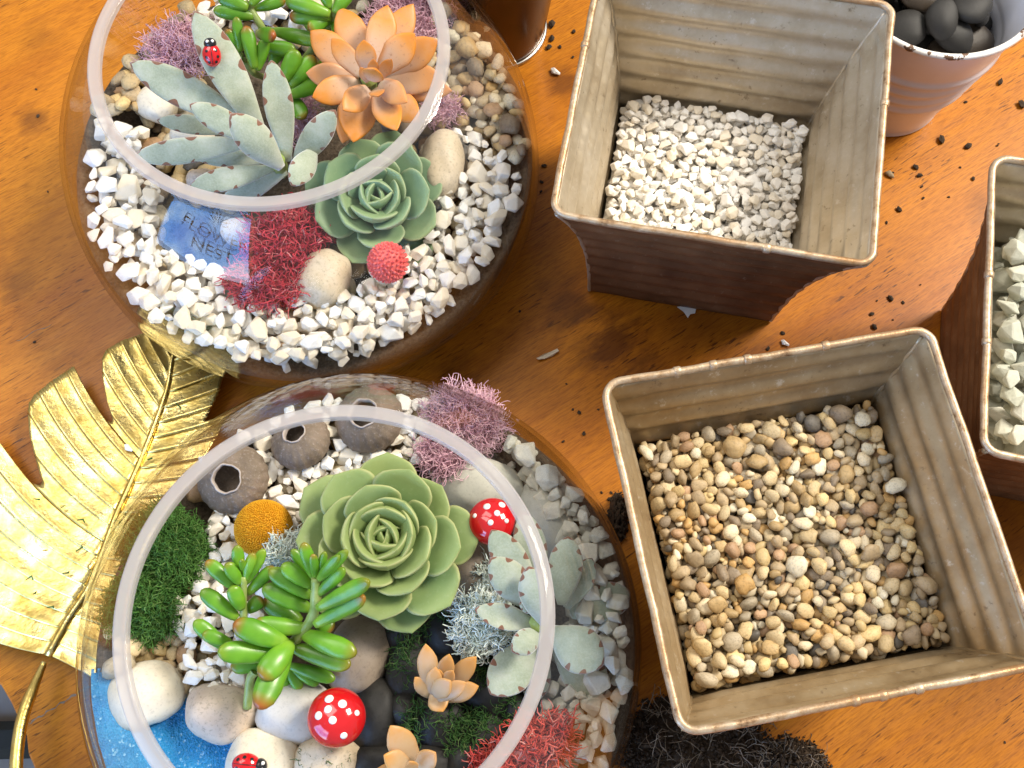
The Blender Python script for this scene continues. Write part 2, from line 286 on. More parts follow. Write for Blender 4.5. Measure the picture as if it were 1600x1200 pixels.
def lathe(profile, seg=64, closed=False, rib=None):
    vs, fs = [], []
    n = len(profile)
    for i, (r, z) in enumerate(profile):
        for j in range(seg):
            a = 2 * math.pi * j / seg; rr = r * (1 + (rib(a, i / (n - 1)) if rib else 0)); vs.append((rr * math.cos(a), rr * math.sin(a), z))
    for i in range(n if closed else n - 1):
        for j in range(seg):
            a, b = i * seg + j, i * seg + (j + 1) % seg; c, d = ((i + 1) % n) * seg + (j + 1) % seg, ((i + 1) % n) * seg + j
            fs.append((a, b, c, d))
    return vs, fs
def tube(points, rad, seg=8, cap=True, closed=False):
    P = [Vector(p) for p in points]; n = len(P); vs, fs = [], []; ref = Vector((0, 0, 1))
    rads = rad if isinstance(rad, (list, tuple)) else [rad] * n
    for i, p in enumerate(P):
        t = (P[(i + 1) % n] - P[i - 1]) if closed else (P[min(i + 1, n - 1)] - P[max(i - 1, 0)])
        t.normalize(); r_ = ref if abs(t.dot(ref)) < .95 else Vector((0, 1, 0)); x = t.cross(r_).normalized(); y = x.cross(t)
        for j in range(seg):
            a = 2 * math.pi * j / seg; vs.append(p + (x * math.cos(a) + y * math.sin(a)) * rads[i])
    for i in range(n if closed else n - 1):
        for j in range(seg):
            a, b = i * seg + j, i * seg + (j + 1) % seg; i2 = (i + 1) % n
            fs.append((a, b, i2 * seg + (j + 1) % seg, i2 * seg + j))
    if cap and not closed: fs += [tuple(range(seg)), tuple(range(len(vs) - seg, len(vs)))]
    return vs, fs
def curve_pts(pts, n=16):           # Catmull-Rom through points
    P = [Vector(p) for p in pts]; P = [2 * P[0] - P[1]] + P + [2 * P[-1] - P[-2]]; out = []
    for i in range(1, len(P) - 2):
        for s in range(n):
            t = s / n; a, b, c, d = P[i - 1], P[i], P[i + 1], P[i + 2]
            out.append(.5 * ((2 * b) + (c - a) * t + (2 * a - 5 * b + 4 * c - d) * t * t + (3 * b - a - 3 * c + d) * t ** 3))
    out.append(P[-2]); return out
def shift(vs, d): return [Vector(p) + d for p in vs]

# ------------------------------------------------------------------ table and floor
pa, pb_ = at(45, 1130), at(105, 1092)
gdir = (pb_ - pa).normalized(); gn = Vector((-gdir.y, gdir.x, 0))
TABLE_T = .035
def plank(lo, hi, x0, x1, name, edge_pts=None):
    # outline in table plane: along gdir, across gn
    if edge_pts is None: edge_pts = [(x0, lo), (x0, hi)]
    poly = [pa + gdir * x1 + gn * hi] + [pa + gdir * a + gn * b for a, b in reversed(edge_pts)] + [pa + gdir * x1 + gn * lo]
    bm = bmesh.new(); top = [bm.verts.new((p.x, p.y, 0)) for p in poly]; f = bm.faces.new(top)
    f.normal_update()
    if f.normal.z < 0: f.normal_flip()
    r = bmesh.ops.extrude_face_region(bm, geom=[f]); 
    for g in r['geom']:
        if isinstance(g, bmesh.types.BMVert): g.co.z = -TABLE_T
    bmesh.ops.recalc_face_normals(bm, faces=bm.faces)
    be = [e for e in bm.edges if all(abs(v_.co.z) < 1e-6 for v_ in e.verts)]
    bmesh.ops.bevel(bm, geom=be, offset=.0012, segments=2, affect='EDGES', profile=.6)
    me = bpy.data.meshes.new(name); bm.to_mesh(me); bm.free(); me.materials.append(MAT['wood']); return link(name, me, TABLE)
TABLE = bpy.data.objects.new('table', None); COL.objects.link(TABLE); tag(TABLE, 'orange varnished wooden table under the glass bowls and tins', 'table')
def tab(px, py):                                                        # table edge in plank coordinates
    q = at(px, py) - pa; return (q.dot(gdir), q.dot(gn))
edge = [(tab(75, 1260)[0], -.75), tab(60, 1215), tab(44, 1178), tab(41, 1150), tab(38, 1134), tab(30, 1126), tab(18, 1100), tab(2, 1072), tab(-30, 1040), tab(-120, 980), (-.55, .40), (-.75, .9)]
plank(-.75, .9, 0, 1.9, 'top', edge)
def sliver(pts, w, mat, name):
    vs_, fs = [], []; n = len(pts)
    for i, (x, y) in enumerate(pts):
        p = at(x, y, 0); q = at(*(pts[i + 1] if i < n - 1 else pts[i]), 0) - at(*(pts[i - 1] if i else pts[i]), 0); q = Vector((-q.y, q.x, 0)).normalized() * w * (.25 + random.random()) * (.2 if i in (0, n - 1) else 1)
        vs_ += [p + q + Vector((0, 0, .00012)), p + Vector((0, 0, .0003)), p - q + Vector((0, 0, .00012))]
    for i in range(n - 1): a = i * 3; fs += [(a, a + 3, a + 4, a + 1), (a + 1, a + 4, a + 5, a + 2)]
    return mesh_obj(name, vs_, fs, mat, TABLE, False)
CRACKP = [(44 + 66 * t + 1.2 * math.sin(t * 40), 1131 - 41 * t + 1.6 * math.sin(t * 23)) for t in np.linspace(0, 1.6, 26)]
sliver(CRACKP, .0007, 'root', 'crack')
sliver([(25 + 56 * t, 533 - 27 * t + 2 * math.sin(t * 9)) for t in np.linspace(0, 1, 14)], .00035, 'root', 'scratch')
fl = bpy.data.objects.new('floor', None); COL.objects.link(fl); fl['kind'] = 'structure'
FZ = -.72
for i in range(6):
    for j in range(5):
        x0, y0 = -2.0 + i * .62, -1.5 + j * .62
        e = .006
        P = [(x0 + e, y0 + e), (x0 + .62 - e, y0 + e), (x0 + .62 - e, y0 + .62 - e), (x0 + e, y0 + .62 - e)]
        mesh_obj('paver', [(x, y, FZ) for x, y in P] + [(x, y, FZ - .04) for x, y in P], [(0, 1, 2, 3), (0, 4, 5, 1), (1, 5, 6, 2), (2, 6, 7, 3), (3, 7, 4, 0)], 'paver', fl, False)
mesh_obj('joint_bed', [(-2.1, -1.6, FZ - .02), (2, -1.6, FZ - .02), (2, 1.8, FZ - .02), (-2.1, 1.8, FZ - .02)], [(0, 1, 2, 3)], 'dark_band', fl, False)
q0, q1 = at(-60, 1158, FZ + .02), at(60, 1155, FZ + .02)
vsb, fsb = tube([q0 + (q0 - q1) * 2, q0, q1, q1 + (q1 - q0) * 1.5], .022, 6); tag(mesh_obj('floor_strip', vsb, fsb, 'dark_band', None, False), 'dark strip lying across the pale floor beside the table edge', 'strip')

# ------------------------------------------------------------------ glass bowls
def bowl_profile(a=.1487, zb=.0578, n=2.144, hm=.180, rm=.0945, rb=.088, N=26):
    k_ = (1 - (rm / a) ** n) ** (1 / n); C = (hm - zb) / k_; kl = (1 - (rb / a) ** 2) ** .5; Cl = (zb - .002) / kl
    out = [(a * math.sqrt(1 - ((zb - z) / Cl) ** 2), z) for z in np.linspace(.002, zb, 14)[:-1]]
    out += [(a * (1 - ((z - zb) / C) ** n) ** (1 / n), z) for z in np.linspace(zb, hm, N)]; return out
def bowl_r(z):
    p = bowl_profile(); return float(np.interp(z, [q[1] for q in p], [q[0] for q in p]))
B1, B2 = Vector((-.1294, .3727, 0)), Vector((-.0800, .0700, 0))
def glass_bowl(c, label):
    t = thing('glass_bowl', c, label, 'bowl', None)
    p = bowl_profile(); inner = [(r - .0026, z + (.004 if i < 4 else 0)) for i, (r, z) in enumerate(p)]
    prof = [(.0005, .0022)] + p + inner[::-1] + [(.0005, .006)]
    vs_, fs = lathe(prof, 128); mesh_obj('wall', vs_, fs, 'glass', t)
    ring = [(.0912, .1792), (.0912, .1826), (.0918, .1834), (.0972, .1834), (.0980, .1826), (.0980, .1792), (.0972, .1785), (.0918, .1785)]
    vs_, fs = lathe(ring[::-1], 240, True); mesh_obj('rim', vs_, fs, 'ground_glass', t, False); return t
glass_bowl(B1, 'round clear glass bowl planted with an orange rosette and a speckled leaf with a ladybird')
glass_bowl(B2, 'round clear glass bowl planted with a big green rosette, with blue sand inside')
SURF = .066
def bank(r, sx=1.): t = min(max((r - .108) / .038, 0), 1); return .027 * t * t * (3 - 2 * t) * (.35 + .65 * sx)
def bed(c, label):
    vs_ = [(0, 0, .052)]; fs = []; nr, ns = 26, 72
    for i in range(1, nr + 1):
        for j in range(ns):
            r = (bowl_r(.062) - .0045) * i / nr; a = 2 * math.pi * j / ns; x, y = r * math.cos(a), r * math.sin(a)
            vs_.append((x, y, .0505 + bank(r, abs(math.cos(a))) + .002 * mnoise.noise(Vector((x * 40, y * 40, c.x * 50)))))
    for j in range(ns): fs.append((0, 1 + j, 1 + (j + 1) % ns))
    for i in range(nr - 1):
        for j in range(ns): fs.append((1 + i * ns + j, 1 + (i + 1) * ns + j, 1 + (i + 1) * ns + (j + 1) % ns, 1 + i * ns + (j + 1) % ns))
    last = 1 + (nr - 1) * ns
    for z in (.040, .028, .012, .0075):
        s0 = len(vs_)
        for j in range(ns):
            r = bowl_r(z) - .0045; a = 2 * math.pi * j / ns; vs_.append((r * math.cos(a), r * math.sin(a), z))
        for j in range(ns): fs.append((last + j, s0 + j, s0 + (j + 1) % ns, last + (j + 1) % ns))
        last = s0
    o = mesh_obj('potting_soil', vs_, fs, 'soil_bed'); o.location = c; tag(o, label, 'soil', kind='stuff')
bed(B1, 'dark potting soil under the white chips around the orange rosette'); bed(B2, 'dark potting soil under the stones around the blue sand')

# ------------------------------------------------------------------ loose stones: shapes, then pouring
def chip_mesh(name, mat, seed, angular=True):
    rs = random.Random(seed); bm = bmesh.new()
    if angular:
        for i in range(11):
            z = 1 - 2 * (i + .5) / 11; a = i * 2.4 + rs.uniform(-.5, .5); r = math.sqrt(1 - z * z); s = rs.uniform(1.0, 1.32); bm.verts.new((r * math.cos(a) * s, r * math.sin(a) * s, z * s))
        h = bmesh.ops.convex_hull(bm, input=bm.verts); bmesh.ops.delete(bm, geom=[g for g in h['geom_interior'] if isinstance(g, bmesh.types.BMVert)], context='VERTS')
        bmesh.ops.dissolve_limit(bm, angle_limit=R(14), verts=bm.verts, edges=bm.edges)
        bmesh.ops.bevel(bm, geom=list(bm.edges), offset=.085, segments=1, affect='EDGES')
        bmesh.ops.recalc_face_normals(bm, faces=bm.faces)
    else:
        bmesh.ops.create_icosphere(bm, subdivisions=2, radius=1.)
        o = Vector((seed * 3.7, seed * 1.3, 0))
        for v_ in bm.verts:
            d = v_.co.normalized(); s = 1 + .42 * mnoise.noise(d * 1.0 + o) + .20 * mnoise.noise(d * 2.1 + o) + .05 * mnoise.noise(d * 5 + o); sq = (abs(d.x) ** 2.6 + abs(d.y) ** 2.6 + abs(d.z) ** 2.6) ** (-1 / 2.6); v_.co = d * s * (.5 + .5 * sq) * 1.1
        for f in bm.faces: f.smooth = True
    me = bpy.data.meshes.new(name); bm.to_mesh(me); bm.free(); me.materials.append(MAT[mat]); return me
CHIPS = {'white_chip': [(chip_mesh('stone_chip', 'white_chip' if i < 9 else 'cream_chip', i), 'white' if i < 9 else 'cream') for i in range(14)],
         'green_chip': [(chip_mesh('stone_chip', 'green_chip', i + 40), '') for i in range(10)], 'pale_chip': [(chip_mesh('stone_chip', 'pale_chip', i + 60), '') for i in range(10)],
  'pebble': [(chip_mesh('pebble', 'pebble_%d' % q, i, False), PEB_WORD[q]) for i, q in enumerate([*range(13), *range(12), *range(12), 1, 4, 5, 7, 9, 10, 7])]}
def rot_rand(rng, tilt):
    yaw = rng.uniform(0, 2 * math.pi); ax = rng.uniform(0, 2 * math.pi); tl_ = abs(rng.normal(0, tilt))
    return Matrix.Rotation(tl_, 3, Vector((math.cos(ax), math.sin(ax), 0))) @ Matrix.Rotation(yaw, 3, 'Z')
class Pile:
    bank = None
    def __init__(s, x0, y0, x1, y1, z, res=.0011):
        s.x0, s.y0, s.res = x0, y0, res; s.H = np.full((int((y1 - y0) / res) + 1, int((x1 - x0) / res) + 1), z)
    def drop(s, rng, n, ok, size, sd, asp, tilt=.35, tries=9, sink=.25, bounds=None, zmax=None):
        out = []; x0, y0, res, H = s.x0, s.y0, s.res, s.H; ny, nx = H.shape; fails = 0
        gi = np.arange(w0 := int(size * .8 / res) + 1, ny - w0, 3); gj = np.arange(w0, nx - w0, 3); cells = [(i, j) for i in gi for j in gj if ok(x0 + j * res, y0 + i * res, size * .5)]
        while len(out) < n and fails < 320 and cells:
            a = size * max(.55, rng.normal(1, sd)) / 2; b = a * rng.uniform(*asp[0]); c = a * rng.uniform(*asp[1]); M = rot_rand(rng, tilt); A = np.array(M)
            Q = A @ np.diag([1 / a ** 2, 1 / b ** 2, 1 / c ** 2]) @ A.T; w = int(a / res) + 1
            g = np.arange(-w, w + 1) * res; X, Y = np.meshgrid(g, g)
            Bq = Q[0, 2] * X + Q[1, 2] * Y; Cq = Q[0, 0] * X * X + 2 * Q[0, 1] * X * Y + Q[1, 1] * Y * Y - 1; D = Bq * Bq - Q[2, 2] * Cq
            msk = D > 0; D = np.sqrt(np.where(msk, D, 0)); zb, zt = (-Bq - D) / Q[2, 2], (-Bq + D) / Q[2, 2]
            best = None
            for _ in range(tries):
                i, j = cells[rng.integers(len(cells))]; i = min(max(i + rng.integers(-1, 2), w), ny - w - 1); j = min(max(j + rng.integers(-1, 2), w), nx - w - 1); x, y = x0 + j * res, y0 + i * res
                if a > size * .55 and not ok(x, y, a): continue
                sub = H[i - w:i + w + 1, j - w:j + w + 1]; z = np.where(msk, sub - zb, -9).max()
                if best is None or z < best[0]: best = (z, i, j, x, y)
            if best is None or (zmax and best[0] - (s.bank(best[3], best[4]) if s.bank else 0) > zmax): fails += 1; continue
            z, i, j, x, y = best; z -= sink * c
            sub = H[i - w:i + w + 1, j - w:j + w + 1]; np.maximum(sub, np.where(msk, zt + z, -9), out=sub)
            out.append((Vector((x, y, z)), M, (a, b, c), (i, j, w, msk, zt + z)))
        return out
    def seen(s, q):            # share of the stone, from above, that no later stone covers, times its size
        i, j, w, msk, top = q[3]; return float(((s.H[i - w:i + w + 1, j - w:j + w + 1] <= top + .0004) & msk).sum())
def place_stones(stones, pile, kindkey, name, label, cat, group, T=Matrix.Identity(4), limit=300, stuff_name=None, stuff_label=None):
    meshes = CHIPS[kindkey]; stones = sorted(((pile.seen(q), q) for q in stones), key=lambda q: -q[0]); bulk = []; few = stones[len(stones) // 3][0] * .22
    for i, (sn, (p, M, s, _)) in enumerate(stones):
        me, word = meshes[random.randrange(len(meshes))]; mw = T @ Matrix.Translation(p) @ M.to_4x4() @ Matrix.Diagonal((*s, 1))
        if i < limit and sn > few:
            o = link(name, me); o.matrix_world = mw; tag(o, label.format(word), cat, group)
        else: bulk.append((me, mw))
    if bulk:
        vs_, fs = [], []
        for me, mw in bulk:
            b0 = len(vs_); vs_ += [mw @ v_.co for v_ in me.vertices]; fs += [tuple(b0 + q for q in p.vertices) for p in me.polygons]
        o = mesh_obj(stuff_name, vs_, fs, kindkey, None, kindkey == 'pebble'); tag(o, stuff_label, 'gravel', kind='stuff')

# ------------------------------------------------------------------ square tins
TIN_S, TIN_H, TIN_B = .180, .143, .1252
def tin_half(z):                       # concave flare
    t = z / TIN_H; return (TIN_B + (TIN_S - .005 - TIN_B) * (.28 * t + .72 * t ** 2.6)) / 2
def square_tin(cx, cy, rot, label, knots=(), tin='tin'):
    t = thing('square_tin', (cx, cy, 0), label, 'tin'); t.rotation_euler.z = rot
    nz, nx = 80, 8
    for s in range(4):
        Mz = Matrix.Rotation(s * math.pi / 2, 3, 'Z'); vs_, fs = [], []
        for lay in (0, 1):
            for i in range(nz + 1):
                z = .0015 + (TIN_H - .003) * i / nz; fade = min(1, i / 8, (nz - i) / 7)
                h = tin_half(z); rip = .0017 * math.sin(z / TIN_H * 2 * math.pi * 9 + s * .8) * fade
                for j in range(nx + 1):
                    e = 2 * j / nx - 1; edge = 1 - max(0, (abs(e) - .93) / .07) * .8
                    d = h + rip * edge - (0 if lay == 0 else .0012); hx = (h - .0006) * e
                    dent = .0009 * mnoise.noise(Vector((hx * 30 + s * 7, z * 30, cx * 40)))
                    vs_.append(Mz @ Vector((hx, -(d + dent), z)))
        L = (nz + 1) * (nx + 1)
        for i in range(nz):
            for j in range(nx):
                a = i * (nx + 1) + j; b = a + 1; c = a + nx + 2; d = a + nx + 1; fs += [(a, b, c, d), (L + d, L + c, L + b, L + a)]
        for j in range(nx): fs += [(j + 1, j, L + j, L + j + 1), (nz * (nx + 1) + j, nz * (nx + 1) + j + 1, L + nz * (nx + 1) + j + 1, L + nz * (nx + 1) + j)]
        wo = mesh_obj('wall', vs_, fs, tin, t); wo.data.materials.append(MAT['tin_out'])
        for q_ in range(nz * nx): wo.data.polygons[2 * q_].material_index = 1
        # folded seam up the corner
        P = []
        for i in range(29):
            z = .002 + (TIN_H - .006) * i / 28; h = tin_half(z) - .0009; P.append(Mz @ Vector((h + .0003 * math.sin(i * 2.1), -h, z)))
        vs_, fs = tube(P, [.0013 + .0005 * random.random() for _ in P], 6); mesh_obj('corner_seam', vs_, fs, tin, t)
    h = tin_half(.003) - .0008; P = [(-h, -h), (h, -h), (h, h), (-h, h)]
    mesh_obj('base', [(x, y, .004) for x, y in P] + [(x, y, .0008) for x, y in P], [(0, 1, 2, 3), (7, 6, 5, 4), (0, 4, 5, 1), (1, 5, 6, 2), (2, 6, 7, 3), (3, 7, 4, 0)], 'tin', t, False)
    hs = TIN_S / 2 - .0024; cr_ = .009; pts = []
    for q, (sx, sy) in enumerate(((1, -1), (1, 1), (-1, 1), (-1, -1))):
        a0 = -math.pi / 2 + q * math.pi / 2
        for i in range(7):
            a = a0 + i / 6 * math.pi / 2; pts.append(Vector((sx * (hs - cr_) + cr_ * math.cos(a), sy * (hs - cr_) + cr_ * math.sin(a), TIN_H)))
        nx_ = ((1, 1), (-1, 1), (-1, -1), (1, -1))[q]; A = pts[-1]; b0 = -math.pi / 2 + (q + 1) * math.pi / 2
        Bp = Vector((nx_[0] * (hs - cr_) + cr_ * math.cos(b0), nx_[1] * (hs - cr_) + cr_ * math.sin(b0), TIN_H))
        for i in range(1, 16): pts.append(A.lerp(Bp, i / 16))
    pts = [p + Vector((mnoise.noise(p * 55), mnoise.noise(p * 55 + Vector((9, 0, 0))), mnoise.noise(p * 40))) * .0007 for p in pts]
    vs_, fs = tube(pts, [.0021 + .00012 * mnoise.noise(p * 200) for p in pts], 10, closed=True); rim = mesh_obj('rim', vs_, fs, 'tin_edge', t)
    for side, f in knots:
        a = side * math.pi / 2; p = Matrix.Rotation(a, 3, 'Z') @ Vector((hs * f, -hs, TIN_H)); d = Matrix.Rotation(a, 3, 'Z') @ Vector((.0022, 0, 0))
        vs_, fs = tube([p - d, p - d * .6, p + d * .6, p + d], [.0021, .0027, .0027, .0021], 10); mesh_obj('band', vs_, fs, 'tin_edge', rim)
    return t
square_tin(.1262, .3608, -.1963, 'square ribbed tin filled with white marble chips', ((0, .35), (3, -.3), (1, .2)))
square_tin(.1481, .1197, .1675, 'square ribbed tin filled with mixed brown river pebbles', ((2, .55), (2, .33), (2, .12), (2, -.36), (0, .1), (0, -.05), (0, .3)), 'tin_brown')
CX, CY, CR = .3405, .2215, -.1945
square_tin(CX, CY, CR, 'square ribbed tin filled with grey green stone chips', ((3, -.15), (3, .3)))
def fill_tin(cx, cy, rot, bedz, kindkey, n, size, asp, name, label, group, stuff, bedlabel, sd=.22, tilt=.4, top=None):
    T = Matrix.Translation((cx, cy, 0)) @ Matrix.Rotation(rot, 4, 'Z'); h = tin_half(bedz) - .0022
    V, FF = [], []
    for z_ in (bedz, bedz * .8, bedz * .6, bedz * .4, bedz * .2, .0046):
        q_ = tin_half(z_) - .0045; V += [(-q_, -q_, z_), (q_, -q_, z_), (q_, q_, z_), (-q_, q_, z_)]
    FF = [(0, 1, 2, 3)] + [(4 * l_ + 4 + e_, 4 * l_ + 4 + (e_ + 1) % 4, 4 * l_ + (e_ + 1) % 4, 4 * l_ + e_) for l_ in range(5) for e_ in range(4)]
    o = mesh_obj('gravel_filling', [T @ Vector(v_) for v_ in V], FF, 'soil' if kindkey == 'pebble' else kindkey, None, False); tag(o, bedlabel, 'gravel', kind='stuff')
    rng = np.random.default_rng(int(cx * 1000)); H = tin_half(bedz + .004) - .0022
    pile = Pile(-H - .01, -H - .01, H + .01, H + .01, bedz - .002)
    st = pile.drop(rng, n, lambda x, y, a: abs(x) < H - a * .95 and abs(y) < H - a * .95, size, sd, asp, tilt, 10)
    place_stones(st, pile, kindkey, name, label, 'pebble', group, T, 300, 'loose_gravel', stuff)
fill_tin(.1262, .3608, -.1963, .038, 'white_chip', 1700, .0074, ((.62, .95), (.34, .58)), 'marble_chip', '{} marble chip lying in the square tin of white chips', 'white chips in the square tin', 'white marble chips deeper in the square tin', 'packed white gravel at the bottom of the tin', tilt=.28)
fill_tin(.1481, .1197, .1675, .080, 'pebble', 2500, .0059, ((.58, .92), (.45, .75)), 'river_pebble', '{} river pebble lying in the square tin of mixed pebbles', 'river pebbles in the square tin', 'small brown river pebbles lying deeper in the square tin', 'dark packed gravel under the brown river pebbles', sd=.34)
fill_tin(CX, CY, CR, .084, 'green_chip', 380, .0142, ((.6, .92), (.42, .7)), 'stone_chip', 'grey green stone chip lying in the square tin of green chips', 'grey green chips in the square tin', 'grey green chips deeper in the square tin', 'packed grey green gravel at the bottom of the tin')

# ------------------------------------------------------------------ stones in the bowls
def disc_ok(c, zone):
    rm = bowl_r(.086) - .0030
    def f(x, y, a):
        if math.hypot(x - c.x, y - c.y) > rm - a * 1.0: return False
        px, py = to_px((x, y, SURF + bank(math.hypot(x - c.x, y - c.y), abs(x - c.x) / max(math.hypot(x - c.x, y - c.y), 1e-6)))); return zone(px, py)
    return f
PLANT1 = [(235, 20), (300, -90), (690, -90), (705, 190), (660, 230), (690, 330), (650, 400), (600, 420), (540, 470), (400, 470), (350, 430), (330, 330), (230, 290), (215, 190)]
BROWN1 = [(700, -100), (900, -100), (900, 250), (790, 235), (720, 205), (660, 200)]
BROWN1L = [(60, -100), (330, -100), (300, 20), (240, 100), (215, 180), (150, 170), (60, 190)]
def pile_for(c):
    p = Pile(c.x - .16, c.y - .16, c.x + .16, c.y + .16, .0535); p.bank = lambda x, y: bank(math.hypot(x - c.x, y - c.y), abs(x - c.x) / max(math.hypot(x - c.x, y - c.y), 1e-6))
    n_ = p.H.shape[0]; g = np.arange(n_) * p.res - .16; X, Y = np.meshgrid(g, g); p.H += np.vectorize(bank)(np.hypot(X, Y), np.abs(X) / np.maximum(np.hypot(X, Y), 1e-6)); return p
P1 = pile_for(B1); P2 = pile_for(B2)
PB_ASP = ((.6, .95), (.5, .8)); CH_ASP = ((.58, .92), (.38, .66))
def clear(px, py, discs): return all((px - x) ** 2 + (py - y) ** 2 > r * r for x, y, r in discs)
SIGNQ = [(248, 292), (330, 315), (395, 330), (392, 425), (330, 430), (240, 392)]
EX1 = [(508, 437, 40), (606, 412, 26), (400, 450, 40), (440, 455, 30), (692, 258, 44)]
EX2 = [(364, 748, 56), (470, 690, 48), (577, 655, 54), (412, 826, 38), (600, 600, 30), (640, 760, 40)]
def onscreen(px, py): return -60 < py < 1260 and px > -40
b1_under = P1.drop(np.random.default_rng(3), 330, disc_ok(B1, lambda x, y: onscreen(x, y) and not in_poly(x, y, SIGNQ) and not in_poly(x, y, [(300, 60), (640, 60), (620, 330), (420, 400), (330, 250)])), .0118, .22, PB_ASP, .35, 7, zmax=.0625)
b1_brown = P1.drop(np.random.default_rng(4), 520, disc_ok(B1, lambda x, y: onscreen(x, y) and (in_poly(x, y, BROWN1) or in_poly(x, y, BROWN1L))), .0092, .25, PB_ASP, .4, 6, zmax=.0765)
place_stones(b1_under + b1_brown, P1, 'pebble', 'pebble', 'small rounded {} pebble in the bowl with the orange rosette', 'pebble', 'brown pebbles in the bowl with the orange rosette', limit=300, stuff_name='loose_gravel', stuff_label='brown pebbles hidden deeper in the bowl with the orange rosette')
white1 = P1.drop(np.random.default_rng(5), 1500, disc_ok(B1, lambda x, y: onscreen(x, y) and clear(x, y, EX1) and not in_poly(x, y, SIGNQ) and not in_poly(x, y, PLANT1) and not in_poly(x, y, BROWN1) and not in_poly(x, y, BROWN1L)), .0105, .30, CH_ASP, .30, 8, zmax=.0775)
white1 += P1.drop(np.random.default_rng(6), 60, disc_ok(B1, lambda x, y: y > -60 and (in_poly(x, y, [(300, 10), (330, 60), (360, 30), (480, 60), (480, -60), (320, -60)]))), .0120, .2, CH_ASP, .3, 5, zmax=.079)
place_stones(white1, P1, 'white_chip', 'marble_chip', '{} angular marble chip in the bowl with the orange rosette', 'pebble', 'white chips in the bowl with the orange rosette', limit=300, stuff_name='loose_gravel', stuff_label='white chips hidden deeper in the bowl with the orange rosette')
WHITE2 = [(300, 700), (380, 600), (560, 590), (700, 620), (700, 760), (560, 780), (480, 820), (420, 900), (400, 1000), (380, 1080), (300, 1080), (285, 960), (330, 880), (330, 790)]
PALE2 = [(780, 610), (900, 640), (1040, 900), (1040, 1300), (780, 1300), (850, 1110), (880, 1020), (900, 900), (880, 830), (800, 720)]
BROWN2 = [(70, 930), (200, 985), (300, 985), (310, 1080), (280, 1070), (170, 1062), (70, 1066)]
BROWN2B = [(220, 700), (330, 640), (420, 560), (700, 540), (800, 640), (690, 640), (560, 610), (400, 640), (310, 760), (240, 790)]
brown2 = P2.drop(np.random.default_rng(8), 190, disc_ok(B2, lambda x, y: y < 1250 and (in_poly(x, y, BROWN2) or in_poly(x, y, BROWN2B) or (in_poly(x, y, WHITE2) and clear(x, y, EX2)))), .0125, .25, PB_ASP, .4, 6, zmax=.0665)
brown2 += P2.drop(np.random.default_rng(9), 60, disc_ok(B2, lambda x, y: in_poly(x, y, BROWN2)), .0115, .25, PB_ASP, .4, 6, zmax=.070)
place_stones(brown2, P2, 'pebble', 'pebble', 'small rounded {} pebble in the bowl with the blue sand', 'pebble', 'brown pebbles in the bowl with the blue sand', stuff_name='loose_gravel', stuff_label='brown pebbles hidden deeper in the bowl with the blue sand')
white2 = P2.drop(np.random.default_rng(10), 420, disc_ok(B2, lambda x, y: in_poly(x, y, WHITE2) and clear(x, y, EX2)), .0098, .28, CH_ASP, .30, 7, zmax=.078)
place_stones(white2, P2, 'white_chip', 'marble_chip', '{} angular marble chip in the bowl with the blue sand', 'pebble', 'white chips in the bowl with the blue sand', stuff_name='loose_gravel', stuff_label='white chips hidden deeper in the bowl with the blue sand')
pale2 = P2.drop(np.random.default_rng(12), 900, disc_ok(B2, lambda x, y: y < 1250 and in_poly(x, y, PALE2)), .0104, .32, ((.6, .95), (.45, .75)), .35, 7, zmax=.079)
place_stones(pale2, P2, 'pale_chip', 'stone_chip', 'pale grey green stone chip in the bowl with the blue sand', 'pebble', 'pale chips in the bowl with the blue sand', stuff_name='loose_gravel', stuff_label='pale chips hidden deeper in the bowl with the blue sand')

front2 = P2.drop(np.random.default_rng(14), 420, disc_ok(B2, lambda x, y: y > 1235 and 380 < x < 800), .0120, .25, PB_ASP, .35, 7, zmax=.074)
place_stones(front2, P2, 'pebble', 'pebble', '', 'pebble', '', limit=0, stuff_name='loose_gravel', stuff_label='brown pebbles at the front of the bowl with the blue sand')
def boulder(px, py, rx, ry, ang, z, hz, mat, label, group=None, seed=0, name='stone', cat='stone'):
    c = at(px, py, z); k_ = ppm(c); bm = bmesh.new(); bmesh.ops.create_icosphere(bm, subdivisions=4, radius=1.); o = Vector((seed * 5.1 + px, py, seed))
    for v_ in bm.verts:
        d = v_.co.normalized(); s = 1 + .13 * mnoise.noise(d * 1.1 + o) + .04 * mnoise.noise(d * 2.7 + o); sq = (abs(d.x) ** 2.5 + abs(d.y) ** 2.5 + abs(d.z) ** 2.3) ** (-1 / 2.4)
        v_.co = Vector((d.x * rx / k_, d.y * ry / k_, d.z * hz)) * s * (.4 + .6 * sq)
    for f in bm.faces: f.smooth = True
    me = bpy.data.meshes.new(name); bm.to_mesh(me); bm.free(); me.materials.append(MAT[mat])
    ob = link(name, me); ob.location = c; ob.rotation_euler.z = -R(ang); return tag(ob, label, cat, group)
boulder(508, 437, 38, 49, 20, .074, .015, 'tan_stone', 'tan rounded stone beside the red moss and the pink flower ball')
boulder(692, 258, 33, 56, 4, .074, .016, 'tan_stone', 'tall tan stone beside the blue green rosette')
boulder(245, 165, 32, 26, 20, .073, .012, 'cream_stone', 'cream stone under the speckled leaves of the fuzzy plant')
boulder(372, 362, 26, 21, 10, .073, .010, 'pink_stone', 'small brown stone between the glass and the red moss')
boulder(300, 215, 34, 22, 10, .072, .010, 'cream_stone', 'flat cream stone under the long lower fuzzy leaf')
boulder(320, 285, 28, 18, 0, .072, .010, 'pink_stone', 'brownish stone below the fuzzy plant at the glass rim')
boulder(620, 195, 26, 20, 20, .074, .012, 'taupe_stone', 'brown stone under the orange rosette')
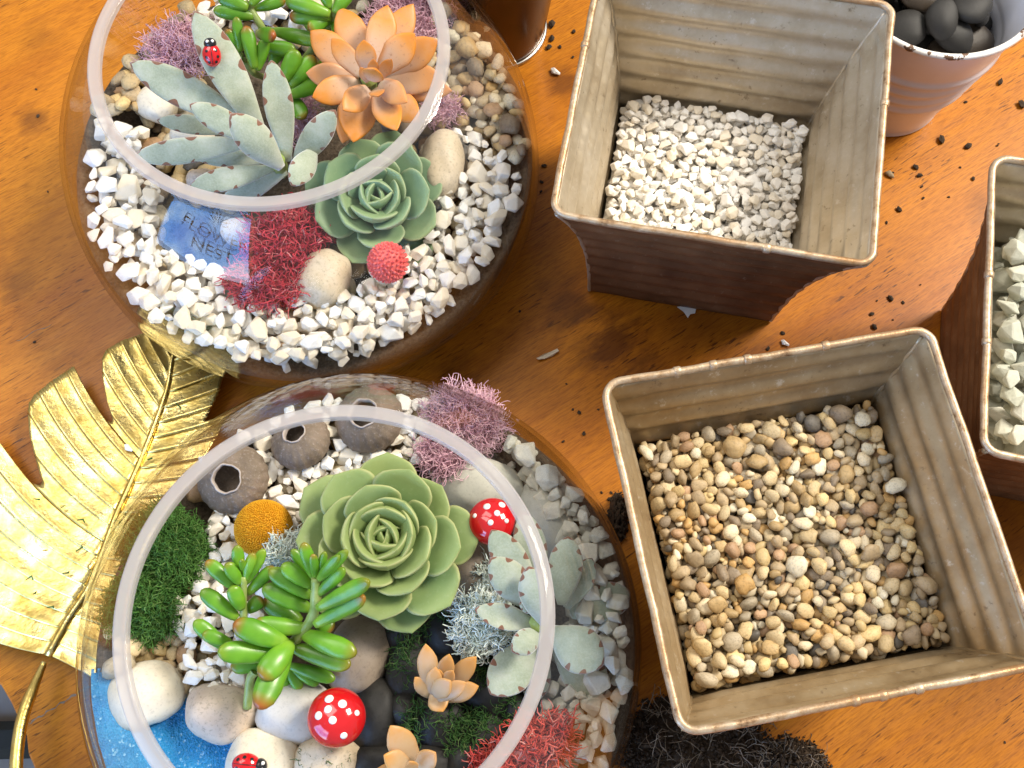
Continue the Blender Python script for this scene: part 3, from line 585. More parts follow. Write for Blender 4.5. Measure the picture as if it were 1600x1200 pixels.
for a_ in ((225, 1087, 60, 50, -20, 'cream_stone', 'cream egg shaped stone on the blue sand under the glass rim'),
           (347, 1114, 56, 46, 10, 'pink_stone', 'pinkish beige stone at the edge of the blue sand'),
           (462, 1112, 62, 50, 10, 'grey_stone', 'light grey stone under the jelly bean plant beside the red mushroom'),
           (412, 1192, 54, 50, 5, 'cream_stone', 'cream stone with a ladybird sitting on it'),
           (512, 1190, 56, 42, 5, 'tan_stone', 'beige stone below the red mushroom with a tuft of green moss'),
           (562, 1025, 48, 62, 15, 'taupe_stone', 'taupe stone between the jelly bean plant and the big green rosette'),
           (722, 900, 50, 74, 25, 'taupe_stone', 'taupe stone under the big green rosette beside the mint lichen'),
           (755, 765, 66, 52, 20, 'sage_stone', 'pale grey stone behind the red mushroom next to lilac moss'),
           (852, 812, 42, 66, -10, 'sage_stone', 'long pale grey stone behind the fuzzy plant under the glass')):
    px, py, rx, ry, an, m_, lb = a_; boulder(px, py, rx, ry, an, .070, .016, m_, lb, seed=px)
for i, (px, py, rx, ry, an) in enumerate(((588, 1122, 40, 60, 5), (640, 1045, 38, 56, 0), (705, 985, 56, 46, 10), (770, 1010, 40, 40, 0), (690, 1125, 44, 52, -10), (768, 1085, 54, 40, 20), (764, 1145, 36, 34, 0),
                                           (632, 1108, 24, 28, 0), (735, 1185, 48, 36, 0), (812, 1050, 40, 44, 0), (630, 985, 34, 36, 0), (585, 1195, 40, 34, 0), (672, 1200, 40, 34, 0), (812, 1110, 34, 30, 0), (700, 1060, 40, 36, 0))):
    boulder(px, py, rx, ry, an, .067, .015, 'black_stone', 'smooth black pebble in the dark patch around the small orange plants', 'black pebbles in the bowl', seed=i, name='pebble', cat='pebble')

# blue sand
poly = [(40, 1052), (190, 1052), (300, 1075), (350, 1140), (400, 1180), (400, 1300), (40, 1300)]
vs_, fs = [], []; nA, nR, rS = 420, 100, bowl_r(.078) - .0036
for i in range(nR + 1):
    for j in range(nA):
        r = rS * i / nR; a = 2 * math.pi * j / nA; x, y = B2.x + r * math.cos(a), B2.y + r * math.sin(a)
        vs_.append((x, y, .0615 + .8 * bank(r, abs(math.cos(a))) + .0022 * mnoise.noise(Vector((x * 60, y * 60, 3))) + .0005 * mnoise.noise(Vector((x * 700, y * 700, 1)))))
for i in range(nR):
    for j in range(nA):
        q = (i * nA + j, i * nA + (j + 1) % nA, (i + 1) * nA + (j + 1) % nA, (i + 1) * nA + j)
        w_ = vs_[q[2]]; px_, py_ = to_px(w_); d_ = 10 * mnoise.noise(Vector((w_[0] * 90, w_[1] * 90, 5))) + 4 * mnoise.noise(Vector((w_[0] * 300, w_[1] * 300, 5)))
        if in_poly(px_ + d_, py_ + d_, poly): fs.append(q[::-1])
used = sorted({k_ for f in fs for k_ in f}); remap = {k_: i for i, k_ in enumerate(used)}; vs_ = [vs_[k_] for k_ in used]; fs = [tuple(remap[k_] for k_ in f) for f in fs]
tag(mesh_obj('sand', vs_, fs, 'sand'), 'bright blue coloured sand like a pond between the stones', 'sand', kind='stuff')

# ------------------------------------------------------------------ leaves
SH = {'panda': ((0, .26), (.12, .44), (.3, .74), (.45, .93), (.58, 1), (.7, .96), (.8, .82), (.88, .62), (.94, .40), (.98, .19), (1, .03)),
      'jelly': ((0, .42), (.1, .62), (.4, .92), (.7, 1), (.88, .82), (.96, .5), (.99, .26), (1, .03)),
      'orange': ((0, .45), (.2, .72), (.5, 1), (.7, .92), (.85, .62), (.95, .26), (1, .02)),
      'eche': ((0, .42), (.3, .68), (.6, .96), (.75, 1), (.87, .80), (.94, .46), (.975, .16), (1, .01))}
def leaf(parent, base, tip, W, T, normal, bend, cup, shape, mat, name='leaf', keel=0., nt_=18, nr_=16):
    base, tip = Vector(base), Vector(tip); X = tip - base; L = X.length; X.normalize(); Y = Vector(normal).cross(X)
    if Y.length < 1e-4: Y = Vector((0, 1, 0)).cross(X)
    Y.normalize(); Z = X.cross(Y); sx, sy = zip(*SH[shape]); vs_, fs, uv = [], [], []; of = off(parent); ph = random.uniform(0, 50)
    for i in range(nt_):
        s = i / (nt_ - 1); t = 1 - (1 - s) ** 1.45; w = float(np.interp(t, sx, sy)); th = T / 2 * (.75 + .25 * math.sin(math.pi * min(t * 1.3, 1))) * w ** .55
        c = base + X * (t * L) + Z * (bend * L * 4 * t * (1 - t) * .5 + 0) ; wob = 1 + (.05 if shape != 'panda' else .015) * mnoise.noise(Vector((t * 3, ph, 0)))
        for j in range(nr_):
            a = 2 * math.pi * j / nr_; ca, sa = math.cos(a), math.sin(a); y = W / 2 * w * ca * wob
            ztop = th * sa * (.75 if sa > 0 else 1 + keel * (1 - abs(ca)))
            vs_.append(c + Y * y + Z * (ztop + cup * W * (ca * w) ** 2 * .5) + of); uv.append((t, abs(ca)))
    for i in range(nt_ - 1):
        for j in range(nr_): fs.append((i * nr_ + j, i * nr_ + (j + 1) % nr_, (i + 1) * nr_ + (j + 1) % nr_, (i + 1) * nr_ + j))
    fs += [tuple(range(nr_))[::-1], tuple(range((nt_ - 1) * nr_, nt_ * nr_))]
    return mesh_obj(name, vs_, fs, mat, parent, True, uv)
def px_leaf(parent, b, t, zb, zt, Wpx, thick, bend, cup, shape, mat, lean=(0, 0, 0), keel=0.):
    B, T = at(*b, zb), at(*t, zt); k_ = ppm((B + T) / 2); nrm = (CAM - (B + T) / 2).normalized() + Vector(lean)
    return leaf(parent, B, T, Wpx / k_, Wpx / k_ * thick, nrm, bend, cup, shape, mat, keel=keel)
def stem(parent, pts, rad, mat, name='stem', seg=8):
    P = curve_pts([at(x, y, z) for x, y, z in pts], 6); vs_, fs = tube(P, rad, seg); return mesh_obj(name, shift(vs_, off(parent)), fs, mat, parent)
def ground(px, py, z0=.05):
    return at(px, py, z0)

# fuzzy speckled plant with the ladybird
pt = thing('fuzzy_succulent', at(440, 262, .06), 'fuzzy grey green succulent with brown spotted leaf edges and a ladybird', 'succulent')
stem(pt, [(440, 268, .055), (438, 262, .085), (432, 250, .118)], .005, 'jelly_stem')
for b, t, zb, zt, W, th, bd, cp in (
        ((385, 205), (245, 188), .088, .094, 34, .26, .05, .05), ((430, 250), (300, 243), .092, .090, 34, .28, .05, .05), ((405, 220), (208, 246), .104, .100, 46, .26, .10, .12),
        ((432, 262), (296, 292), .098, .100, 42, .28, .08, .10), ((448, 268), (345, 318), .09, .082, 40, .3, .06, .0), ((400, 200), (203, 98), .108, .132, 62, .24, .06, .05),
        ((412, 215), (303, 17), .112, .150, 66, .22, .05, .04), ((415, 225), (296, 163), .120, .140, 46, .3, .06, .0), ((450, 252), (424, 94), .112, .152, 52, .30, .04, .30),
        ((440, 262), (360, 178), .122, .156, 62, .38, .14, -.12), ((458, 262), (524, 172), .104, .138, 50, .36, .08, -.15), ((492, 232), (456, 290), .116, .124, 46, .36, .10, -.1), ((470, 280), (520, 285), .08, .08, 34, .3, .05, 0)):
    px_leaf(pt, b, t, zb, zt, W * .88, th * 1.35, bd * 1.5, cp + .08, 'panda', 'panda')
# fuzzy plant in the other bowl
pt = thing('fuzzy_succulent', at(842, 985, .06), 'fuzzy grey green succulent spilling over the pale chips under the glass rim', 'succulent')
stem(pt, [(846, 990, .055), (843, 980, .08), (842, 972, .112)], .005, 'jelly_stem')
for b, t, zb, zt, W, th, bd, cp in (
        ((845, 940), (818, 800), .090, .104, 60, .24, .05, .05), ((838, 940), (768, 828), .096, .112, 62, .26, .05, .1), ((892, 960), (985, 925), .080, .082, 66, .24, .05, .05), ((885, 950), (925, 872), .086, .098, 48, .3, .05, .2),
        ((868, 1010), (945, 1085), .080, .078, 78, .22, .05, .0), ((842, 1000), (766, 1085), .090, .096, 78, .22, .06, .10), ((850, 1010), (830, 1100), .08, .08, 50, .25, .05, 0), ((878, 945), (888, 838), .096, .112, 62, .28, .05, .05),
        ((838, 950), (766, 872), .104, .126, 66, .30, .12, -.1), ((862, 985), (942, 1040), .100, .112, 84, .24, .08, -.05), ((842, 978), (742, 952), .104, .118, 46, .34, .05, .35), ((846, 985), (800, 1018), .106, .116, 46, .4, .14, -.2),
        ((850, 975), (826, 885), .112, .132, 60, .34, .12, -.12), ((840, 955), (812, 942), .11, .118, 24, .5, .1, 0)):
    px_leaf(pt, b, t, zb, zt, W * .88, th * 1.35, bd * 1.5, cp + .08, 'panda', 'panda')

# jelly bean plants
def jelly(label, basept, leaves, stems, z0):
    t = thing('jelly_bean_succulent', basept, label, 'succulent')
    for s in stems: stem(t, s[0], s[1], 'jelly_stem')
    for (b, tp, zb, zt, W, bd) in leaves: px_leaf(t, b, tp, zb, zt, W, .82, bd, 0, 'jelly', 'jelly')
    return t
jelly('glossy green jelly bean succulent behind the fuzzy plant in the bowl', at(420, 60, .06),
      [((398, 26), (333, 16), .118, .124, 22, .06), ((388, 12), (340, -6), .124, .128, 24, .06), ((398, 14), (446, 0), .118, .122, 18, .05), ((392, 8), (415, -25), .125, .13, 20, .05), ((372, 84), (342, 50), .108, .118, 15, .05),
       ((374, 82), (355, 46), .110, .122, 16, .04), ((376, 80), (369, 26), .112, .126, 17, .04), ((370, 86), (338, 66), .104, .108, 14, .05), ((398, 108), (384, 40), .108, .124, 23, .06), ((402, 110), (415, 60), .106, .118, 20, -.04), ((402, 52), (428, 56), .112, .128, 25, .0),
       ((404, 72), (462, 78), .104, .104, 24, .05), ((425, 48), (505, 66), .100, .104, 24, .06), ((470, 20), (505, 62), .096, .1, 22, .04), ((516, 22), (446, 0), .120, .126, 25, .08), ((518, 26), (452, 26), .116, .118, 25, .08), ((520, 24), (482, 46), .112, .116, 24, .06), ((522, 20), (548, -14), .12, .126, 22, .05), ((516, 14), (500, -25), .12, .13, 20, .04), ((520, 30), (535, 55), .11, .11, 22, .05),
       ((442, 128), (464, 78), .106, .118, 27, .05), ((452, 135), (492, 88), .102, .112, 26, .05), ((450, 148), (505, 125), .098, .098, 30, .06), ((448, 108), (500, 100), .09, .092, 28, .05), ((425, 100), (440, 66), .096, .104, 24, .04), ((455, 150), (475, 185), .09, .09, 26, .04), ((500, 100), (540, 90), .088, .09, 24, .05)],
      [([(440, 130, .055), (425, 90, .085), (412, 48, .110), (382, 2, .124)], .0024), ([(410, 120, .055), (395, 112, .09), (372, 82, .110)], .0022), ([(470, 100, .055), (500, 60, .09), (522, 22, .116), (512, -12, .124)], .0024), ([(445, 160, .055), (446, 132, .1)], .0024)], .06)
jelly('glossy green jelly bean succulent leaning over the stones by the blue sand', at(440, 1010, .06),
      [((490, 903), (474, 848), .124, .138, 22, .08), ((493, 903), (489, 866), .128, .140, 15, .06), ((496, 903), (508, 862), .126, .138, 14, .06), ((497, 905), (530, 868), .130, .146, 17, .06), ((498, 906), (543, 860), .130, .146, 19, .08), ((489, 905), (456, 858), .116, .126, 18, .06), ((488, 916), (440, 882), .120, .128, 27, .10),
       ((486, 932), (420, 890), .114, .122, 28, .10), ((498, 928), (538, 888), .124, .136, 22, .05), ((485, 952), (410, 917), .108, .116, 31, .10), ((496, 950), (577, 908), .126, .146, 29, -.10), ((492, 976), (570, 932), .120, .136, 29, -.10), ((470, 972), (412, 935), .094, .098, 34, .05), ((492, 965), (520, 985), .10, .100, 30, .05),
       ((480, 982), (394, 976), .106, .116, 31, -.10), ((448, 1006), (364, 974), .108, .120, 38, .10), ((434, 1022), (340, 1018), .104, .118, 36, -.08), ((472, 990), (557, 1022), .104, .112, 34, .14), ((458, 1012), (548, 1040), .098, .100, 33, -.10), ((452, 1000), (404, 1108), .102, .116, 44, .06), ((455, 1005), (408, 1060), .108, .118, 40, .05),
       ((452, 1040), (524, 1062), .086, .084, 22, .05), ((455, 1045), (498, 1070), .084, .082, 17, .05), ((450, 1045), (470, 1078), .084, .082, 19, .05), ((445, 1045), (446, 1076), .084, .08, 16, .05), ((420, 1035), (360, 1042), .088, .09, 26, .05),
       ((370, 920), (322, 876), .112, .120, 24, .08), ((376, 905), (370, 852), .114, .126, 20, .05), ((376, 912), (354, 880), .116, .126, 22, .05), ((384, 912), (413, 858), .112, .122, 19, .05), ((382, 908), (396, 864), .116, .126, 17, .05), ((386, 928), (428, 885), .108, .114, 21, .05), ((380, 895), (378, 874), .118, .128, 11, 0), ((371, 966), (314, 922), .104, .112, 27, .08),
       ((378, 952), (362, 916), .108, .118, 26, .06), ((385, 955), (410, 935), .100, .104, 24, .05), ((356, 1015), (303, 970), .100, .110, 25, .10), ((362, 1005), (316, 990), .106, .112, 22, .05)],
      [([(440, 1040, .055), (462, 1000, .098), (486, 968, .110), (493, 940, .120), (494, 903, .128)], [.0030, .0029, .0028, .0027, .0026, .0026] * 4 + [.0024]), ([(400, 1040, .06), (384, 990, .096), (380, 950, .106), (380, 900, .118)], .0021), ([(398, 1050, .09), (391, 1062, .088), (386, 1106, .080)], .0024), ([(400, 1045, .055), (355, 1012, .102)], .002)], .06)

# orange rosette
pt = thing('orange_rosette', at(578, 128, .06), 'orange pointed leaf rosette succulent beside the glass rim', 'succulent')
stem(pt, [(578, 135, .055), (577, 128, .09), (576, 122, .125)], .005, 'jelly_stem')
for b, t, zb, zt, W, bd in (
        ((560, 135), (535, 224), .100, .104, 44, .04), ((600, 130), (706, 142), .102, .108, 44, .05), ((600, 140), (655, 190), .100, .104, 46, .05), ((590, 105), (646, 6), .104, .118, 46, .05), ((575, 105), (530, 12), .106, .122, 52, .05), ((560, 115), (485, 48), .108, .122, 50, .06), ((560, 125), (478, 114), .106, .116, 42, .05),
        ((600, 115), (684, 62), .112, .128, 50, .05), ((565, 135), (552, 222), .110, .116, 60, .06), ((600, 130), (690, 118), .108, .114, 48, .04),
        ((562, 130), (488, 152), .114, .124, 46, .06), ((582, 105), (606, 8), .116, .132, 48, .05), ((565, 118), (518, 60), .118, .134, 34, .06), ((595, 112), (648, 52), .122, .138, 48, .06), ((590, 138), (620, 204), .118, .128, 46, .06), ((575, 140), (536, 172), .122, .134, 42, .08), ((595, 130), (636, 160), .124, .136, 38, .10), ((575, 115), (568, 62), .126, .144, 34, .06),
        ((583, 120), (583, 92), .134, .146, 18, 0), ((592, 122), (612, 92), .133, .148, 21, 0), ((580, 125), (586, 108), .136, .152, 36, 0), ((588, 142), (590, 150), .128, .14, 26, .05), ((575, 128), (563, 105), .130, .142, 16, 0)):
    px_leaf(pt, b, t, zb, zt, W, .34, bd, .12, 'orange', 'orange', keel=.5)
# two small buff-orange plants
pt = thing('small_orange_succulent', at(692, 1080, .066), 'small buff orange succulent standing among black pebbles', 'succulent')
for b, t, zb, zt, W, bd in (((672, 1078), (665, 1006), .082, .100, 34, .05), ((690, 1070), (702, 1022), .088, .106, 28, .05), ((700, 1075), (744, 1026), .084, .102, 32, .05), ((672, 1088), (648, 1058), .08, .09, 24, .05), ((676, 1084), (680, 1042), .094, .108, 26, .05), ((694, 1068), (708, 1048), .098, .108, 20, .02),
                            ((690, 1090), (748, 1072), .084, .094, 32, .05), ((684, 1092), (728, 1066), .094, .106, 27, .05), ((678, 1082), (692, 1112), .086, .092, 34, .10), ((678, 1085), (704, 1064), .100, .116, 33, .08), ((684, 1064), (686, 1046), .096, .104, 16, .02)):
    px_leaf(pt, b, t, zb, zt, W, .45, bd, .05, 'orange', 'buff', keel=.4)
stem(pt, [(690, 1085, .062), (690, 1080, .088)], .003, 'jelly_stem')
pt = thing('small_orange_succulent', at(646, 1205, .066), 'small buff orange succulent below the other, cut by the picture edge', 'succulent')
for b, t, zb, zt, W, bd in (((648, 1195), (610, 1134), .086, .106, 46, .05), ((640, 1200), (600, 1180), .09, .104, 36, .05), ((652, 1200), (680, 1176), .09, .106, 36, .05), ((645, 1205), (640, 1190), .098, .112, 24, .05), ((640, 1215), (585, 1205), .08, .09, 34, .05), ((655, 1215), (700, 1225), .08, .09, 36, .05), ((645, 1220), (635, 1265), .08, .09, 36, .05)):
    px_leaf(pt, b, t, zb, zt, W, .45, bd, .05, 'orange', 'buff', keel=.4)
stem(pt, [(646, 1210, .062), (646, 1206, .09)], .003, 'jelly_stem')
PINV_lab = None

# green rosettes
def rosette(name, px, py, zc, Rpx, n, tilt, mat, label, phase=0., old=()):
    c = at(px, py, zc); t = thing(name, Vector((c.x, c.y, .058)), label, 'succulent'); k_ = ppm(c); RR = Rpx / k_; up = Vector(tilt).normalized()
    ex = up.cross(Vector((0, 1, 0))).normalized(); ey = up.cross(ex)
    vs_, fs = tube([Vector((c.x, c.y, .055)), c - up * RR * .35, c - up * RR * .05], [.006, .007, .004], 10); mesh_obj('stem', shift(vs_, off(t)), fs, 'jelly_stem', t)
    for i in range(n):
        f = ((i + .6) / n); a = i * R(137.508) + phase + random.uniform(-.08, .08); rad = ex * math.cos(a) + ey * math.sin(a); el = R(82) * (1 - f) ** 1.15 + R(6)   # elevation above rosette plane
        el += random.uniform(-.06, .06); L = RR * (.30 + .70 * f ** .75) * random.uniform(.93, 1.07); W = L * (1.06 - .42 * f); d = rad * math.cos(el) + up * math.sin(el)
        base = c + rad * RR * .05 * f - up * RR * (.30 * f ** 1.2 - .02); tip = base + d * L
        nrm = up * math.cos(el) - rad * math.sin(el)
        leaf(t, base, tip, W, W * .27, nrm, -.10 - .05 * (1 - f), .22 + .2 * (1 - f), 'eche', 'old_leaf' if i in old else mat, keel=.3)
    return t
rosette('green_rosette', 602, 845, .108, 150, 33, (.05, -.05, 1), 'eche_green', 'large pale green rosette succulent in the bowl with the blue sand', .4, old=())
rosette('blue_green_rosette', 588, 315, .085, 122, 26, (.12, -.30, 1), 'eche_blue', 'blue green rosette succulent under the glass rim below the orange rosette', 1.1)

# ------------------------------------------------------------------ mosses: tangled branching strands
def tangle(name, px, py, rx, ry, rot, z, rz, n, length, rad, mat, label, cat='moss', core=True, steps=5, curl=.9, seed=1, kids=2, parent=None, group=None, spread=.55, rootc=None):
    rng = np.random.default_rng(seed); c = at(px, py, z); k_ = ppm(c); A, B_ = rx / k_, ry / k_; cr, s_ = math.cos(-R(rot)), math.sin(-R(rot))
    def unit(q): return q / np.maximum(np.linalg.norm(q, axis=-1, keepdims=True), 1e-9)
    d = unit(rng.normal(size=(n, 3))); d[:, 2] = np.abs(d[:, 2]) * .9 + .02; d = unit(d)
    lump = np.array([1 + .28 * mnoise.noise(Vector((q[0] * 2.2 + seed, q[1] * 2.2, q[2] * 2))) for q in d])[:, None]
    p0 = d * np.array([A, B_, rz]) * rng.uniform(.62, .98, (n, 1)) * lump; dr = unit(d * np.array([1, 1, 1.2]) * spread + rng.normal(size=(n, 3)) * .5)
    allv, allf = [], []; base = 0
    def grow(p, dirs, L, r, st):
        nonlocal base
        m_ = len(p); pts = [p]; q = p.copy(); dd = dirs.copy(); turn = rng.normal(size=(m_, 3))
        for i in range(st - 1):
            dd = unit(dd + turn * curl * .35 + rng.normal(size=(m_, 3)) * curl * .35); q = q + dd * (L / (st - 1)); pts.append(q)
        P = np.stack(pts, 1); T_ = unit(np.gradient(P, axis=1)); ref = unit(rng.normal(size=(m_, 1, 3))); X = unit(np.cross(T_, np.broadcast_to(ref, T_.shape))); Y = np.cross(T_, X)
        rr = r * np.linspace(1, .55, st)[None, :, None] * rng.uniform(.8, 1.2, (m_, 1, 1))
        ring = np.stack([P + rr * (X * math.cos(a) + Y * math.sin(a)) for a in (0, 2.094, 4.189)], 2)
        allv.append(ring.reshape(-1, 3)); ids = base + np.arange(m_ * st * 3).reshape(m_, st, 3); base += m_ * st * 3
        a0, a1 = ids[:, :-1], ids[:, 1:]
        for j in range(3): allf.append(np.stack([a0[:, :, j], a0[:, :, (j + 1) % 3], a1[:, :, (j + 1) % 3], a1[:, :, j]], -1).reshape(-1, 4))
        return P, T_
    P, T_ = grow(p0, dr, length, rad, steps)
    for kk in range(kids):
        i0 = steps - 1 - kk % 2 * 2; st2 = P[:, i0]; d2 = unit(T_[:, i0] + rng.normal(size=(n, 3)) * .8); grow(st2, d2, length * .5, rad * .75, 3)
    V = np.concatenate(allv); V[:, 2] = np.maximum(V[:, 2], -rz * .45); x, y = V[:, 0] * cr - V[:, 1] * s_, V[:, 0] * s_ + V[:, 1] * cr; V = np.c_[x, y, V[:, 2]]; Fc = np.concatenate(allf).tolist()
    if core:
        bm = bmesh.new(); bmesh.ops.create_icosphere(bm, subdivisions=3, radius=1.); b0 = len(V); cv = []
        for v_ in bm.verts:
            q = v_.co; l_ = (1 + .28 * mnoise.noise(Vector((q.x * 2.2 + seed, q.y * 2.2, q.z * 2)))) * .74 * (1 + .12 * mnoise.noise(q * 6)); x, y = q.x * A * l_, q.y * B_ * l_; cv.append((x * cr - y * s_, x * s_ + y * cr, q.z * rz * l_))
        Fc += [tuple(b0 + v_.index for v_ in f.verts) for f in bm.faces]; V = np.concatenate([V, np.array(cv)]); bm.free()
    o = mesh_obj(name, V.tolist(), Fc, mat, parent); o.location = c; return tag(o, label, cat, group)
M = 1e-3
tangle('moss_clump', 282, 84, 46, 56, 25, .076, .016, 900, 9 * M, .42 * M, 'lilac_moss', 'lilac dried moss behind the leaf with the ladybird', seed=11)
tangle('moss_clump', 640, 40, 68, 62, 0, .074, .014, 1000, 9 * M, .42 * M, 'lilac_moss', 'lilac dried moss behind the orange rosette', seed=12)
tangle('moss_clump', 692, 176, 24, 26, 0, .074, .010, 220, 8 * M, .42 * M, 'lilac_moss', 'small lilac moss tuft beside the tip of the orange rosette', seed=13)
tangle('moss_clump', 468, 180, 28, 50, 0, .070, .010, 260, 8 * M, .42 * M, 'lilac_moss', 'lilac moss strands between the fuzzy plant and orange rosette', seed=14)
tangle('moss_clump', 450, 382, 64, 56, -30, .076, .017, 760, 10 * M, .62 * M, 'red_moss', 'deep red moss clump beside the tan stone', seed=15, curl=1.2)
tangle('moss_clump', 418, 450, 62, 34, 5, .074, .012, 480, 10 * M, .62 * M, 'red_moss', 'low red moss clump at the front glass below the other red moss', seed=16, curl=1.2)
tangle('moss_clump', 726, 662, 58, 48, 25, .075, .018, 1300, 9 * M, .38 * M, 'lilac_moss', 'lilac moss against the glass behind the big green rosette', seed=17)
tangle('moss_clump', 700, 715, 42, 32, 20, .076, .012, 500, 9 * M, .38 * M, 'lilac_moss', 'lower lilac moss tuft under the glass rim next to the pale stone', seed=18)
tangle('moss_clump', 258, 856, 74, 64, 35, .074, .018, 2600, 6 * M, .34 * M, 'green_moss', 'thick green moss cushion beside the yellow ball', seed=19, curl=1.3)
tangle('moss_clump', 226, 950, 60, 62, 60, .074, .017, 2400, 6 * M, .34 * M, 'green_moss', 'green moss cushion between the gold leaf and the white chips', seed=20, curl=1.3)
tangle('lichen_clump', 446, 866, 36, 30, -20, .086, .014, 330, 6 * M, .52 * M, 'mint_moss', 'pale mint lichen beside the yellow ball', 'lichen', seed=21)
tangle('lichen_clump', 756, 975, 42, 58, 10, .086, .018, 680, 7 * M, .62 * M, 'mint_moss', 'pale mint lichen beside the fuzzy plant and black pebbles', 'lichen', seed=22)
tangle('lichen_clump', 765, 910, 26, 40, 0, .074, .014, 300, 7 * M, .62 * M, 'mint_moss', 'pale mint lichen under the fuzzy leaf beside the taupe stone', 'lichen', seed=23)
tangle('moss_clump', 835, 1165, 62, 32, -20, .088, .012, 420, 10 * M, .60 * M, 'coral_moss', 'coral red moss at the glass rim beside the pale chips', seed=24, curl=1.2)
tangle('moss_clump', 775, 1200, 40, 26, -20, .080, .010, 300, 9 * M, .48 * M, 'coral_moss', 'coral red moss tuft beside the black pebbles', seed=25, curl=1.2)
for i, (px, py, rx, ry, n) in enumerate(((630, 1030, 22, 44, 170), (648, 990, 24, 16, 80), (695, 958, 26, 18, 100), (742, 1135, 40, 30, 260), (700, 1128, 24, 20, 90), (650, 1112, 26, 14, 80), (645, 1138, 16, 18, 60), (796, 1108, 18, 32, 110), (760, 1045, 22, 28, 110), (775, 1020, 20, 20, 80), (505, 1190, 42, 16, 160), (720, 1165, 30, 16, 90))):
    tangle('moss_tuft', px, py, rx * .85, ry * .85, 0, .078, .005, int(n * .55), 7 * M, .30 * M, 'dark_moss', 'wispy dark green moss tuft caught between the black pebbles' if i != 10 else 'wispy green moss tuft on the beige stone below the mushroom', core=False, seed=40 + i, group=None if i == 10 else 'moss tufts among the black pebbles', curl=1.2)

# ------------------------------------------------------------------ flower balls
def flower_ball(px, py, rpx, z, nf, size, mat, label, blunt, stem_to):
    c = at(px, py, z); r = rpx / ppm(c); t = thing('flower_ball', Vector((c.x, c.y, .058)), label, 'dried flower'); of = off(t)
    bm = bmesh.new(); bmesh.ops.create_icosphere(bm, subdivisions=4, radius=r * .95); me = bpy.data.meshes.new('core'); bm.to_mesh(me); bm.free(); me.materials.append(MAT[mat]); me.polygons.foreach_set('use_smooth', [True] * len(me.polygons))
    o = link('core', me, t); o.location = c + of
    vs_, fs = [], []; rs = random.Random(int(px))
    for i in range(nf):
        zz = 1 - 2 * (i + .5) / nf; a = i * 2.39996; q = math.sqrt(1 - zz * zz); d = Vector((q * math.cos(a), q * math.sin(a), zz)); d = (d + Vector((rs.uniform(-1, 1), rs.uniform(-1, 1), rs.uniform(-1, 1))) * .02).normalized()
        x = d.cross(Vector((0, 0, 1)) if abs(d.z) < .9 else Vector((1, 0, 0))).normalized(); y = d.cross(x); b0 = len(vs_); h = rs.uniform(.9, 1.1); s = size * rs.uniform(.85, 1.1)
        for hh, w in ((.93, 1.), (1.0 + blunt * .5 * h, 1.), (1. + blunt * h, .55)):
            for j in range(5): vs_.append(c + of + d * (r * hh) + (x * math.cos(j * 1.2566) + y * math.sin(j * 1.2566)) * (s * w))
        for l_ in range(2):
            for j in range(5): fs.append((b0 + l_ * 5 + j, b0 + l_ * 5 + (j + 1) % 5, b0 + l_ * 5 + 5 + (j + 1) % 5, b0 + l_ * 5 + 5 + j))
        fs.append(tuple(b0 + 10 + j for j in range(5)))
    fo = mesh_obj('florets', vs_, fs, mat, t); fo['kind'] = 'stuff'
    vs_, fs = tube([c + of - Vector((0, 0, r * .9)), Vector((stem_to[0] - c.x, stem_to[1] - c.y, -.008)) + c + of - Vector((0, 0, c.z - .058))], .0012, 6); mesh_obj('stem', vs_, fs, 'stalk', t); return t
cc = at(412, 826, .086); flower_ball(412, 826, 44, .086, 2400, .00040, 'yellow', 'round yellow flower ball beside the green moss', .035, (cc.x, cc.y))
cc = at(606, 410, .090); flower_ball(606, 410, 30, .090, 230, .00085, 'pink', 'coral pink knobbly flower ball in front of the blue green rosette', .10, (cc.x - .01, cc.y))

# ------------------------------------------------------------------ sea urchin shells
def urchin(px, py, rpx, z, tilt, hole, label, squash=.66):
    c = at(px, py, z); r = rpx / ppm(c); t = thing('urchin_shell', c, label, 'shell')
    prof = [(r * math.cos(a) if True else 0, r * squash * math.sin(a)) for a in np.linspace(-math.pi / 2 + .05, math.acos(hole) , 30)]
    rib = lambda a, f: .014 * math.cos(a * 20) + .008 * math.cos(a * 5) + .004 * math.sin(f * 60)
    vs_, fs = lathe(prof, 120, rib=rib); sh = mesh_obj('shell', vs_, fs, 'shell', t)
    rl, zl = prof[-1]; inner = [(rl * 1.02, zl - .0002), (rl * 1.05, zl + .0008), (rl * .95, zl + .0011), (rl * .90, zl - .0004), (rl * .92, zl - .003)]
    vs_, fs = lathe(inner, 60, rib=lambda a, f: .03 * math.sin(a * 5) + .02 * math.sin(a * 9)); mesh_obj('lip', vs_, fs, 'shell_lip', t)
    dark = [(rl * .92, zl - .003), (r * .7, zl - r * .3), (r * .45, zl - r * .62), (.0004, zl - r * .7)]; vs_, fs = lathe(dark, 40); mesh_obj('inside', vs_, fs, 'shell', t)
    t.rotation_euler = tilt; return t
urchin(364, 748, 56, .080, (.25, -.10, .3), .40, 'largest grey brown urchin shell beside the yellow ball')
urchin(470, 690, 47, .080, (-.28, .05, .9), .38, 'middle grey brown urchin shell standing on white chips between two others')
urchin(577, 655, 54, .080, (-.16, 0, 1.7), .42, 'grey urchin shell beside the lilac moss under the glass rim')

